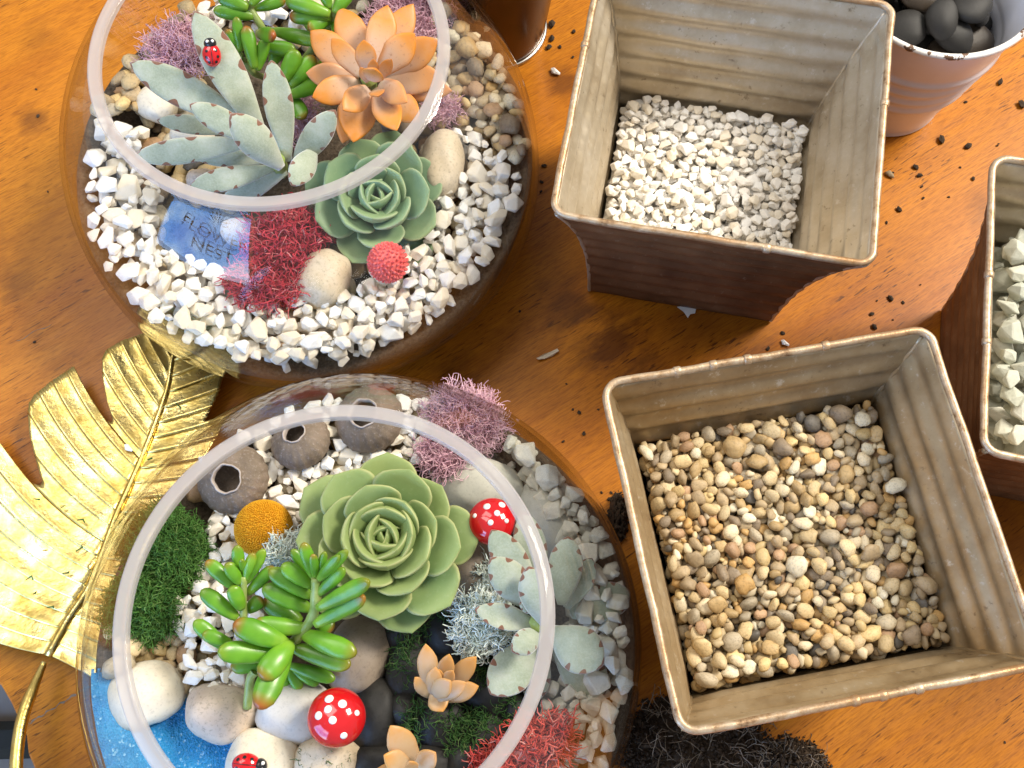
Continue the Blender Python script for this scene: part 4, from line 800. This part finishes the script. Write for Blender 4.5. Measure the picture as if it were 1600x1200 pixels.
# ------------------------------------------------------------------ mushrooms and ladybirds
def mushroom(px, py, rpx, z, tilt, dots, label):
    c = at(px, py, z); r = rpx / ppm(c); t = thing('toy_mushroom', c, label, 'toy mushroom')
    prof = [(.0004, -r * .12), (r * .55, -r * .14), (r * .93, -r * .10), (r * 1., -r * .02)] + [(r * math.cos(a), r * .78 * math.sin(a)) for a in np.linspace(.08, math.pi / 2 - .02, 20)]
    vs_, fs = lathe(prof, 64); fs.append(tuple(range(len(vs_) - 64, len(vs_)))); cap = mesh_obj('cap', vs_, fs, 'red', t)
    for (dx, dy, s) in dots:
        h = math.hypot(dx, dy); el = math.acos(min(h, .98)); d = Vector((dx, dy, math.sin(el) * .78)); n_ = Vector((dx, dy, math.sin(el) / .78)).normalized(); x = n_.cross(Vector((0, 1, 0))).normalized(); y = n_.cross(x)
        vs_ = [d * r + n_ * .0006]; 
        for ring, hh in ((.6, .00052), (1., .0002), (1.05, -.0008)):
            for j in range(16):
                a = j * math.pi / 8; vs_.append(d * r + (x * math.cos(a) + y * math.sin(a)) * s * r * ring + n_ * (hh - .5 * (s * ring) ** 2 * r))
        fs = [(0, 1 + j, 1 + (j + 1) % 16) for j in range(16)] + [(1 + q * 16 + j, 17 + q * 16 + j, 17 + q * 16 + (j + 1) % 16, 1 + q * 16 + (j + 1) % 16) for q in range(2) for j in range(16)]
        mesh_obj('spot', vs_, fs, 'white', cap)
    vs_, fs = lathe([(r * .34, -z + .058), (r * .28, -r * .8), (r * .26, -r * .12)], 24); fs.append(tuple(range(24))); mesh_obj('stalk', vs_, fs, 'stalk', t)
    t.rotation_euler = tilt; return t
mushroom(526, 1121, 46, .096, (-.12, .02, 0), ((-.20, .50, .155), (.27, .32, .15), (-.20, .14, .13), (-.52, -.05, .14), (-.02, -.22, .135), (.75, .05, .10), (.35, -.68, .12)), 'glossy red toy mushroom with white spots on the light stones')
mushroom(769, 815, 38, .098, (-.05, 0, 0), ((-.20, .45, .15), (.42, .55, .15), (.22, .14, .13), (-.05, -.25, .12), (.6, -.15, .10), (-.7, .1, .1)), 'glossy red toy mushroom behind the fuzzy leaf beside the green rosette')
def ladybird(P, wid, yaw, normal, label):
    t = thing('toy_ladybird', P, label, 'toy ladybird'); w = wid / 2
    def dome(sx, sy, sz, ox, n=14, m_=24):
        vs_, fs = [], []
        for i in range(n):
            el = -.15 + i / (n - 1) * (math.pi / 2 - .13)
            for j in range(m_):
                a = 2 * math.pi * j / m_; vs_.append((ox + sx * math.cos(el) * math.cos(a), sy * math.cos(el) * math.sin(a), sz * math.sin(el)))
        for i in range(n - 1):
            for j in range(m_): fs.append((i * m_ + j, i * m_ + (j + 1) % m_, (i + 1) * m_ + (j + 1) % m_, (i + 1) * m_ + j))
        fs.append(tuple(range((n - 1) * m_, n * m_))); fs.append(tuple(range(m_))[::-1]); return vs_, fs
    body = mesh_obj('body', *dome(w * 1.25, w, w * .85, 0), 'red', t); head = mesh_obj('head', *dome(w * .62, w * .68, w * .72, w * 1.18), 'black', t)
    for s in (-1, 1): v_, f_ = dome(w * .17, w * .17, w * .12, 0, 6, 12); mesh_obj('eye', [Vector(q) + Vector((w * 1.42, s * w * .27, w * .58)) for q in v_], f_, 'white', head)
    vs_, fs = tube([(w * (1.2 * math.cos(a)), 0, w * .87 * math.sin(a)) for a in np.linspace(.35, 2.7, 12)], w * .035, 5); mesh_obj('wing_line', vs_, fs, 'black', body)
    for dx, dy in ((.45, .48), (.45, -.48), (-.2, .6), (-.2, -.6), (-.72, .36), (-.72, -.36)):
        zz = math.sqrt(max(0, 1 - (dx / 1.25) ** 2 - dy ** 2)); d = Vector((dx * w, dy * w, zz * w * .85)); nn = Vector((dx / 1.56, dy, zz / .85)).normalized(); x = nn.cross(Vector((0, 1, 0))).normalized(); y = nn.cross(x)
        vs_ = [d + nn * w * .06] + [d + (x * math.cos(j * .785) + y * math.sin(j * .785)) * w * .17 + nn * w * .02 for j in range(8)]; mesh_obj('spot', vs_, [(0, 1 + j, 1 + (j + 1) % 8) for j in range(8)], 'black', body)
    q = Vector(normal).normalized().to_track_quat('Z', 'X'); t.rotation_euler = (q.to_matrix() @ Matrix.Rotation(yaw, 3, 'Z')).to_euler(); return t
def ladybird_px(px, py, z, wpx, dirpx, label, lean=(0, 0, 0)):
    P = at(px, py, z); n_ = ((CAM - P).normalized() + Vector(lean)).normalized(); d = at(px + dirpx[0], py + dirpx[1], z) - P; d = (d - n_ * d.dot(n_)).normalized(); t = ladybird(P, wpx / ppm(P), 0, (0, 0, 1), label)
    t.rotation_euler = Matrix((d, n_.cross(d), n_)).transposed().to_euler(); return t
ladybird_px(331, 86, .1445, 29, (-6, -40), 'red toy ladybird with black head on the tall fuzzy leaf')
ladybird_px(385, 1195, .087, 36, (40, 4), 'red toy ladybird with black head on the cream stone', (0, 0, .6))

# ------------------------------------------------------------------ gold leaf dish
GZ = .016
gl = thing('gold_leaf_dish', at(140, 800, 0), 'embossed gold metal leaf dish lying on the table beside the bowls', 'dish')
MID = [(285, 518), (270, 557), (260, 612), (230, 695), (200, 765), (180, 810), (143, 910), (107, 967), (75, 1025)]
def poly_at(pts, s):
    d = [0]
    for a, b in zip(pts, pts[1:]): d.append(d[-1] + math.hypot(b[0] - a[0], b[1] - a[1]))
    q = s * d[-1]; i = min(max(np.searchsorted(d, q) - 1, 0), len(pts) - 2); f = (q - d[i]) / (d[i + 1] - d[i]); return (pts[i][0] + (pts[i + 1][0] - pts[i][0]) * f, pts[i][1] + (pts[i + 1][1] - pts[i][1]) * f)
LEFT = [(282, 516), (250, 512), (222, 521), (190, 532), (166, 546), (159, 560), (160, 590), (166, 625), (175, 650), (176, 657), (172, 660), (165, 656), (155, 640), (143, 600), (136, 572), (131, 566), (124, 566), (110, 575), (80, 595), (55, 615), (45, 628), (43, 645), (46, 680), (54, 712), (62, 740), (66, 750), (63, 757), (56, 757), (48, 752), (35, 730), (20, 700), (5, 662), (-8, 650),
        (-25, 655), (-70, 700), (-95, 750), (-95, 800), (-70, 850), (-75, 900), (-100, 950), (-90, 1010), (-40, 1040), (0, 1045), (40, 1040), (60, 1039), (75, 1026)]
RIGHT = [(282, 516), (330, 540), (350, 585), (344, 610), (325, 650), (320, 660), (333, 650), (357, 613), (362, 640), (330, 700), (290, 760), (262, 800), (240, 860), (215, 930), (190, 1000), (165, 1060), (128, 1099), (100, 1085), (84, 1062), (75, 1026)]
def ray_hit(p, d, poly):
    best = 1e9
    for (x1, y1), (x2, y2) in zip(poly, poly[1:]):
        ex, ey = x2 - x1, y2 - y1; den = d[0] * ey - d[1] * ex
        if abs(den) < 1e-9: continue
        t = ((x1 - p[0]) * ey - (y1 - p[1]) * ex) / den; u = ((x1 - p[0]) * d[1] - (y1 - p[1]) * d[0]) / den
        if t > 2 and -1e-6 <= u <= 1 + 1e-6: best = min(best, t)
    return best
def gold_side(outline, a0, a1, e0, e1, name, sgn):
    nS, nT = 420, 16; cols = []; Ls = []; region = outline + MID[::-1]
    for i in range(nS + 1):
        s = .002 + .994 * i / nS; p = poly_at(MID, s); path = [p]; q = p; st_ = 2.
        while len(path) < 260:
            l_ = len(path) * st_; f_ = min(1, l_ / 190); a = R((a0 + (a1 - a0) * s ** 1.1) * (1 - f_) + (e0 + (e1 - e0) * s ** 1.6) * f_); q = (q[0] + math.cos(a) * st_, q[1] - math.sin(a) * st_)
            if l_ > 8 and not in_poly(q[0], q[1], region): break
            path.append(q)
        L = (len(path) - 1) * st_; Ls.append(L); col = []
        for j in range(nT + 1):
            t = j / nT; f_ = t * (len(path) - 1); i0 = min(int(f_), len(path) - 2) if len(path) > 1 else 0; g_ = f_ - i0; b_ = path[min(i0 + 1, len(path) - 1)]; q = (path[i0][0] * (1 - g_) + b_[0] * g_, path[i0][1] * (1 - g_) + b_[1] * g_)
            l_ = L * t / 2300; ph = (s * 22) % 1.; rib = ph ** 1.5 * .0022 * min(1, l_ / .006); z = GZ + rib - .10 * l_ + 1.0 * l_ * l_ + .0010 * mnoise.noise(Vector((q[0] * .02, q[1] * .02, 0)))
            col.append(at(q[0], q[1], max(z, .0012)))
        cols.append(col)
    of = off(gl); vs_, fs = [], []
    for c in cols: vs_ += [p + of for p in c]
    for i in range(nS):
        if abs(Ls[i] - Ls[i + 1]) > 40: continue
        for j in range(nT): a = i * (nT + 1) + j; fs.append((a, a + 1, a + nT + 2, a + nT + 1))
    o = mesh_obj(name, vs_, fs, 'gold', gl); md = o.modifiers.new('thickness', 'SOLIDIFY'); md.thickness = .0011; md.offset = 0; return o
gold_side(LEFT, 116, 172, 104, 150, 'blade', 1); gold_side(RIGHT, 26, -25, 34, -40, 'blade', -1)
of = off(gl); P = curve_pts([at(x, y, GZ + .0015) for x, y in MID], 5); vs_, fs = tube([p + of for p in P], [.0012 + .0012 * i / len(P) for i in range(len(P))], 8); mesh_obj('midrib', vs_, fs, 'gold', gl)
P = curve_pts([at(69, 1036, .016), at(52, 1075, .022), at(36, 1120, .028), at(28, 1165, .032), at(26, 1215, .034), at(40, 1270, .03)], 6); vs_, fs = tube([p + of for p in P], [.0018 + .0018 * min(1, i / 8) for i in range(len(P))], 10); mesh_obj('handle', vs_, fs, 'gold', gl)

# ------------------------------------------------------------------ buckets
def bucket(c, rb, rt, h, mat, rimmat, label, ridges, lean=(0, 0, 0)):
    t = thing('bucket', c, label, 'bucket'); prof = [(.0005, .002), (rb - .002, .002), (rb, 0), (rb + .0012, .002), (rb, .004)]
    for z in np.linspace(.006, h, 60):
        r = rb + (rt - rb) * z / h; prof.append((r + sum(.0024 * math.exp(-((z - q) / .0026) ** 2) for q in ridges), z))
    inner = [(rb + (rt - rb) * z / h - .0014 + sum(.001 * math.exp(-((z - q) / .0022) ** 2) for q in ridges), z) for z in np.linspace(h, .006, 50)]
    vs_, fs = lathe(prof + inner + [(.0005, .004)], 96); mesh_obj('body', vs_, fs, mat, t)
    vs_, fs = tube([(rt * math.cos(a), rt * math.sin(a), h) for a in np.linspace(0, 2 * math.pi, 72, endpoint=False)], .0021, 8, closed=True); mesh_obj('rim', vs_, fs, rimmat, t)
    t.rotation_euler = lean; return t
BK = at(1474, -36, .118); BK = Vector((BK.x, BK.y, 0))
wb = bucket(BK, .040, .0610, .118, 'enamel', 'enamel_rim', 'white enamel bucket of dark stones with a chipped rim', (.042, .054, .066, .078))
vs_, fs = tube([Vector((.0570, -.020, .106)), Vector((.063, -.024, .110)), Vector((.068, -.027, .107)), Vector((.070, -.028, .100))], [.0026, .003, .003, .0022], 8); mesh_obj('ear', vs_, fs, 'enamel_rim', wb)
a0 = Vector((.068, -.027, .104)); pts = [a0 + Vector((.002 + .012 * math.sin(t * 1.6), .05 * t, -.010 * t - .02 * t * t)) for t in np.linspace(0, 1.6, 12)]
vs_, fs = tube(pts, .0013, 6); mesh_obj('handle', vs_, fs, 'steel', wb)
# dark stones in the white bucket
bp = Pile(BK.x - .07, BK.y - .07, BK.x + .07, BK.y + .07, .060); rng = np.random.default_rng(31)
st = bp.drop(rng, 36, lambda x, y, a: math.hypot(x - BK.x, y - BK.y) < .0525 - a, .027, .16, ((.7, .95), (.45, .68)), .35, 14)
smooth = []
for i in range(6):
    bm = bmesh.new(); bmesh.ops.create_icosphere(bm, subdivisions=3, radius=1.)
    for v_ in bm.verts: d = v_.co.normalized(); v_.co = d * (1 + .16 * mnoise.noise(d * .9 + Vector((i * 7, 0, 0))))
    for f in bm.faces: f.smooth = True
    me = bpy.data.meshes.new('dark_pebble'); bm.to_mesh(me); bm.free(); me.materials.append(MAT['black_stone' if i % 3 else 'brown_black_stone']); smooth.append(me)
vs_, fs = lathe([(.0005, .062), (.0480, .062), (.040, .01), (.0005, .01)], 48); o = mesh_obj('gravel_filling', vs_, fs, 'soil'); o.location = BK; tag(o, 'dark filling below the stones in the white bucket', 'gravel', kind='stuff')
for p, Mx, s, _ in st:
    o = link('pebble', random.choice(smooth)); o.matrix_world = Matrix.Translation(p) @ Mx.to_4x4() @ Matrix.Diagonal((*s, 1)); tag(o, 'dark smooth pebble in the white enamel bucket', 'pebble', 'dark pebbles in the white bucket')
DB = at(772, 44, 0)
db = bucket(DB, .0375, .052, .115, 'copper', 'copper', 'dark copper bucket standing behind the bowl beside the tin', ())
vs_, fs = tube([(.0385 * math.cos(a), .0385 * math.sin(a), .0022) for a in np.linspace(0, 2 * math.pi, 64, endpoint=False)], .0016, 8, closed=True); mesh_obj('foot_ring', vs_, fs, 'steel', db)

# ------------------------------------------------------------------ soil and crumbs
def heap(px, py, rx, ry, rot, n, seed, label, roots):
    c = at(px, py, 0); k_ = ppm(c); rng = np.random.default_rng(seed); vs_, fs = [], []; A, B_ = rx / k_, ry / k_
    for i in range(n):
        r = math.sqrt(rng.random()) * (1 + .25 * mnoise.noise(Vector((i * .37, seed, 0)))); a = rng.uniform(0, 6.283); x, y = A * r * math.cos(a), B_ * r * math.sin(a)
        hmax = .014 * max(0, 1 - r * r) + .0006; z = rng.uniform(.15, 1) * hmax; s = rng.uniform(.0003, .0011) * (1 + 1.6 * rng.random() ** 4); b0 = len(vs_)
        q = [Vector(rng.normal(size=3)).normalized() * s * rng.uniform(.6, 1.2) for _ in range(6)]; q = [Vector((s, 0, 0)), Vector((-s, 0, 0)), Vector((0, s, 0)), Vector((0, -s, 0)), Vector((0, 0, s)), Vector((0, 0, -s))]
        Mr = Matrix.Rotation(rng.uniform(0, 6), 3, Vector(rng.normal(size=3)).normalized())
        vs_ += [c + Vector((x, y, max(z, s * .6))) + Mr @ (u_ * rng.uniform(.5, 1.2)) for u_ in q]; fs += [tuple(b0 + w for w in f) for f in ((0, 2, 4), (2, 1, 4), (1, 3, 4), (3, 0, 4), (2, 0, 5), (1, 2, 5), (3, 1, 5), (0, 3, 5))]
    nr = 20; b0 = len(vs_)
    for i in range(nr + 1):
        for j in range(nr + 1):
            x, y = 2 * i / nr - 1, 2 * j / nr - 1; r2 = x * x + y * y; z = .010 * max(0, 1 - r2) * (1 + .8 * mnoise.noise(Vector((x * 4, y * 4, seed)))) - (.003 if r2 > .92 else 0); vs_.append(c + Vector((x * A * .95, y * B_ * .95, z)))
    for i in range(nr):
        for j in range(nr): a = b0 + i * (nr + 1) + j; fs.append((a, a + nr + 1, a + nr + 2, a + 1))
    tag(mesh_obj('soil_heap', vs_, fs, 'soil', None, False), label, 'soil', kind='stuff')
heap(1085, 1172, 118, 86, 0, 7500, 1, 'heap of dark potting soil spilled under the pebble tin', True); heap(1232, 1196, 62, 44, 0, 1600, 2, 'small dark pile of soil beside the larger soil heap', True); heap(966, 808, 16, 44, 0, 170, 4, 'dark soil crumbs between the bowl and the pebble tin', False)
tangle('root_tangle', 1090, 1160, 110, 80, 0, .004, .012, 90, 15 * M, .36 * M, 'root', 'fine pale roots lying over the dark soil heap', 'roots', core=False, seed=70, curl=1.2)
tangle('root_tangle', 1232, 1195, 52, 34, 0, .004, .010, 80, 10 * M, .30 * M, 'root', 'fine roots in the small soil pile', 'roots', core=False, seed=71, curl=1.2)
def crumb(px, py, s, mat, name, label, cat, group, flat=.5):
    c = at(px, py, 0); bm = bmesh.new(); bmesh.ops.create_icosphere(bm, subdivisions=1, radius=1.); q = Vector((px, py, 0))
    w = s / ppm(c) / 2
    for v_ in bm.verts: v_.co = Vector((v_.co.x * w, v_.co.y * w * .7, v_.co.z * w * flat)) * (1 + .5 * mnoise.noise(v_.co * 2 + q))
    me = bpy.data.meshes.new(name); bm.to_mesh(me); bm.free(); me.materials.append(MAT[mat]); o = link(name, me); o.location = c + Vector((0, 0, w * flat * .85)); o.rotation_euler.z = px * 1.7; return tag(o, label, cat, group)
CRUMB = 'dark crumb of soil lying on the table'
for px, py, s in ((862, 40, 16), (862, 62, 14), (858, 75, 12), (897, 50, 9), (875, 74, 8), (895, 90, 6), (850, 260, 10), (846, 285, 8), (1430, 262, 12), (1436, 275, 10), (1404, 328, 12), (1378, 236, 7), (1395, 270, 5), (1385, 348, 6), (1440, 292, 6), (1470, 219, 16), (1512, 230, 14), (1482, 308, 5), (1562, 130, 14), (1596, 165, 16), (1508, 160, 7), (1558, 228, 5), (1560, 225, 4), (1391, 467, 12), (1362, 491, 9), (1411, 473, 7), (1438, 445, 4), (1365, 512, 12), (1520, 280, 8), (1442, 310, 6), (1500, 262, 5),
                  (1390, 272, 7), (905, 645, 8), (895, 640, 5), (912, 678, 9), (880, 690, 6), (955, 770, 6), (952, 780, 8), (940, 770, 6), (958, 830, 9), (961, 850, 7), (1200, 545, 8), (812, 487, 6), (885, 600, 4), (935, 640, 5), (60, 182, 7), (57, 140, 5), (75, 300, 4), (54, 535, 6), (1570, 1160, 5), (700, 590, 4), (845, 300, 6), (1223, 521, 9), (1395, 500, 4), (1370, 470, 4)):
    crumb(px, py, s, 'soil', 'soil_crumb', CRUMB, 'crumb', 'soil crumbs on the table')
for px, py in ((233, 780), (140, 900), (127, 855), (100, 790), (72, 860), (105, 895), (55, 925), (82, 948), (48, 900), (236, 716), (280, 637), (60, 781), (128, 812)):
    c = at(px, py, GZ + .003); b = [c + Vector((random.uniform(-.003, .003), random.uniform(-.003, .003), .0008)) for _ in range(2)]
    vs_, fs = tube([b[0], c + Vector((.001, 0, .0006)), b[1]], [.0004, .0006, .0003], 5); tag(mesh_obj('moss_crumb', vs_, fs, 'dark_moss'), 'tiny dark moss crumb fallen on the gold leaf dish', 'crumb', 'moss crumbs on the gold leaf dish')
def odd_stone(px, py, s, kindkey, label, z=0):
    me = CHIPS[kindkey][3][0]; o = link('pebble' if kindkey == 'pebble' else 'stone_chip', me); w = s / ppm(at(px, py, z)) / 2; o.scale = (w, w * .65, w * .5); o.location = at(px, py, z + w * .45); o.rotation_euler.z = -.7; return tag(o, label, 'pebble')
odd_stone(867, 112, 17, 'white_chip', 'single white chip lying on the table between the copper bucket and the tin')
odd_stone(1226, 536, 14, 'white_chip', 'single beige chip on the table between the two tins'); odd_stone(200, 700, 16, 'white_chip', 'single white chip lying on the gold leaf dish', GZ + .002)
odd_stone(1390, 272, 14, 'pebble', 'single brown pebble on the table beside the tin of white chips')
# petal scrap and paper scrap
c = at(855, 553, .0012); k_ = ppm(c); W_ = [(-17, 8), (-6, 2), (6, -4), (16, -8), (18, -3), (8, 4), (-4, 9), (-14, 11)]; vs_ = [c + Vector((x / k_, -y / k_, .0012 * math.sin(i * 2.1) + .001)) for i, (x, y) in enumerate(W_)]
o = mesh_obj('dry_petal', vs_, [tuple(range(7, -1, -1))], 'husk', None, False); md = o.modifiers.new('t', 'SOLIDIFY'); md.thickness = .0004; tag(o, 'small curled pale petal on the table between bowl and tin', 'petal')
c = at(1074, 488, .0012); vs_ = [c + Vector((x / k_, -y / k_, .0006 * i % .001)) for i, (x, y) in enumerate(((-16, -10), (16, -12), (12, 2), (4, 4), (0, 10), (-6, 0)))]
o = mesh_obj('paper_scrap', vs_, [(5, 4, 3, 2, 1, 0)], 'paper', None, False); md = o.modifiers.new('t', 'SOLIDIFY'); md.thickness = .0003; tag(o, 'white paper scrap sticking out from under the tin', 'paper')

# ------------------------------------------------------------------ shop window behind the camera, seen as a reflection in the bowl
k = NT('window_daylight'); v = k.coord(); n1 = k.noise(v, 3.5, 3, .5); k.b.inputs['Base Color'].default_value = (0, 0, 0, 1); k.b.inputs['Roughness'].default_value = 1
k.l(k.ramp(n1, [(.38, (.12, .33, .90)), (.50, (.24, .50, 1.)), (.60, (.60, .76, 1.))]), k.b.inputs['Emission Color']); k.b.inputs['Emission Strength'].default_value = 9; MAT['daylight'] = k.m
wc = Vector((-.86, -.60, .52)); wx = Vector((.78, -.62, 0)).normalized(); wn = Vector((.62, .78, 0)).normalized(); wz = Vector((0, 0, 1))
win = thing('shop_window', wc + Vector((0, 0, -.40)), 'blue shop window with dark lettering, reflected in the glass bowl', 'window')
def wbox(name, x0, x1, z0, z1, d0, d1, mat):
    V = [wc + wx * x + wz * z + wn * d + off(win) for d in (d0, d1) for x, z in ((x0, z0), (x1, z0), (x1, z1), (x0, z1))]
    return mesh_obj(name, V, [(0, 1, 2, 3), (7, 6, 5, 4), (0, 4, 5, 1), (1, 5, 6, 2), (2, 6, 7, 3), (3, 7, 4, 0)], mat, win, False)
wbox('pane', -.44, .40, -.36, .42, -.006, 0, 'daylight')
for x0, x1, z0, z1 in ((-.48, -.44, -.40, .46), (.40, .44, -.40, .46), (-.44, .40, .42, .46), (-.44, .40, -.40, -.36)): wbox('frame', x0, x1, z0, z1, -.012, .014, 'stalk')
def sign(txt, size, x, z):
    cu = bpy.data.curves.new('letters', 'FONT'); cu.body = txt; cu.size = size; cu.align_x = 'CENTER'; cu.extrude = .001; tmp = bpy.data.objects.new('tmp', cu); COL.objects.link(tmp)
    me = bpy.data.meshes.new_from_object(tmp.evaluated_get(bpy.context.evaluated_depsgraph_get())); bpy.data.objects.remove(tmp)
    mm = Matrix(((wx.x, wz.x, -wn.x, 0), (wx.y, wz.y, -wn.y, 0), (wx.z, wz.z, -wn.z, 0), (0, 0, 0, 1))); me.transform(mm); me.materials.clear(); me.materials.append(MAT['black'])
    o = link('lettering', me, win); o.location = wc + wx * x + wz * z + wn * .004 + off(win)
sign('FLOWER', .17, .06, .0); sign('NEST', .17, .06, -.17)
for q in range(7):
    a = R(20 + q * 23.3); vs_, fs = tube([wc + wx * (.06 + .03 * math.cos(a)) + wz * (.20 + .03 * math.sin(a)) + wn * .004 + off(win), wc + wx * (.06 + .12 * math.cos(a)) + wz * (.20 + .12 * math.sin(a)) + wn * .004 + off(win)], [.003, .007], 5); mesh_obj('emblem', vs_, fs, 'black', win)
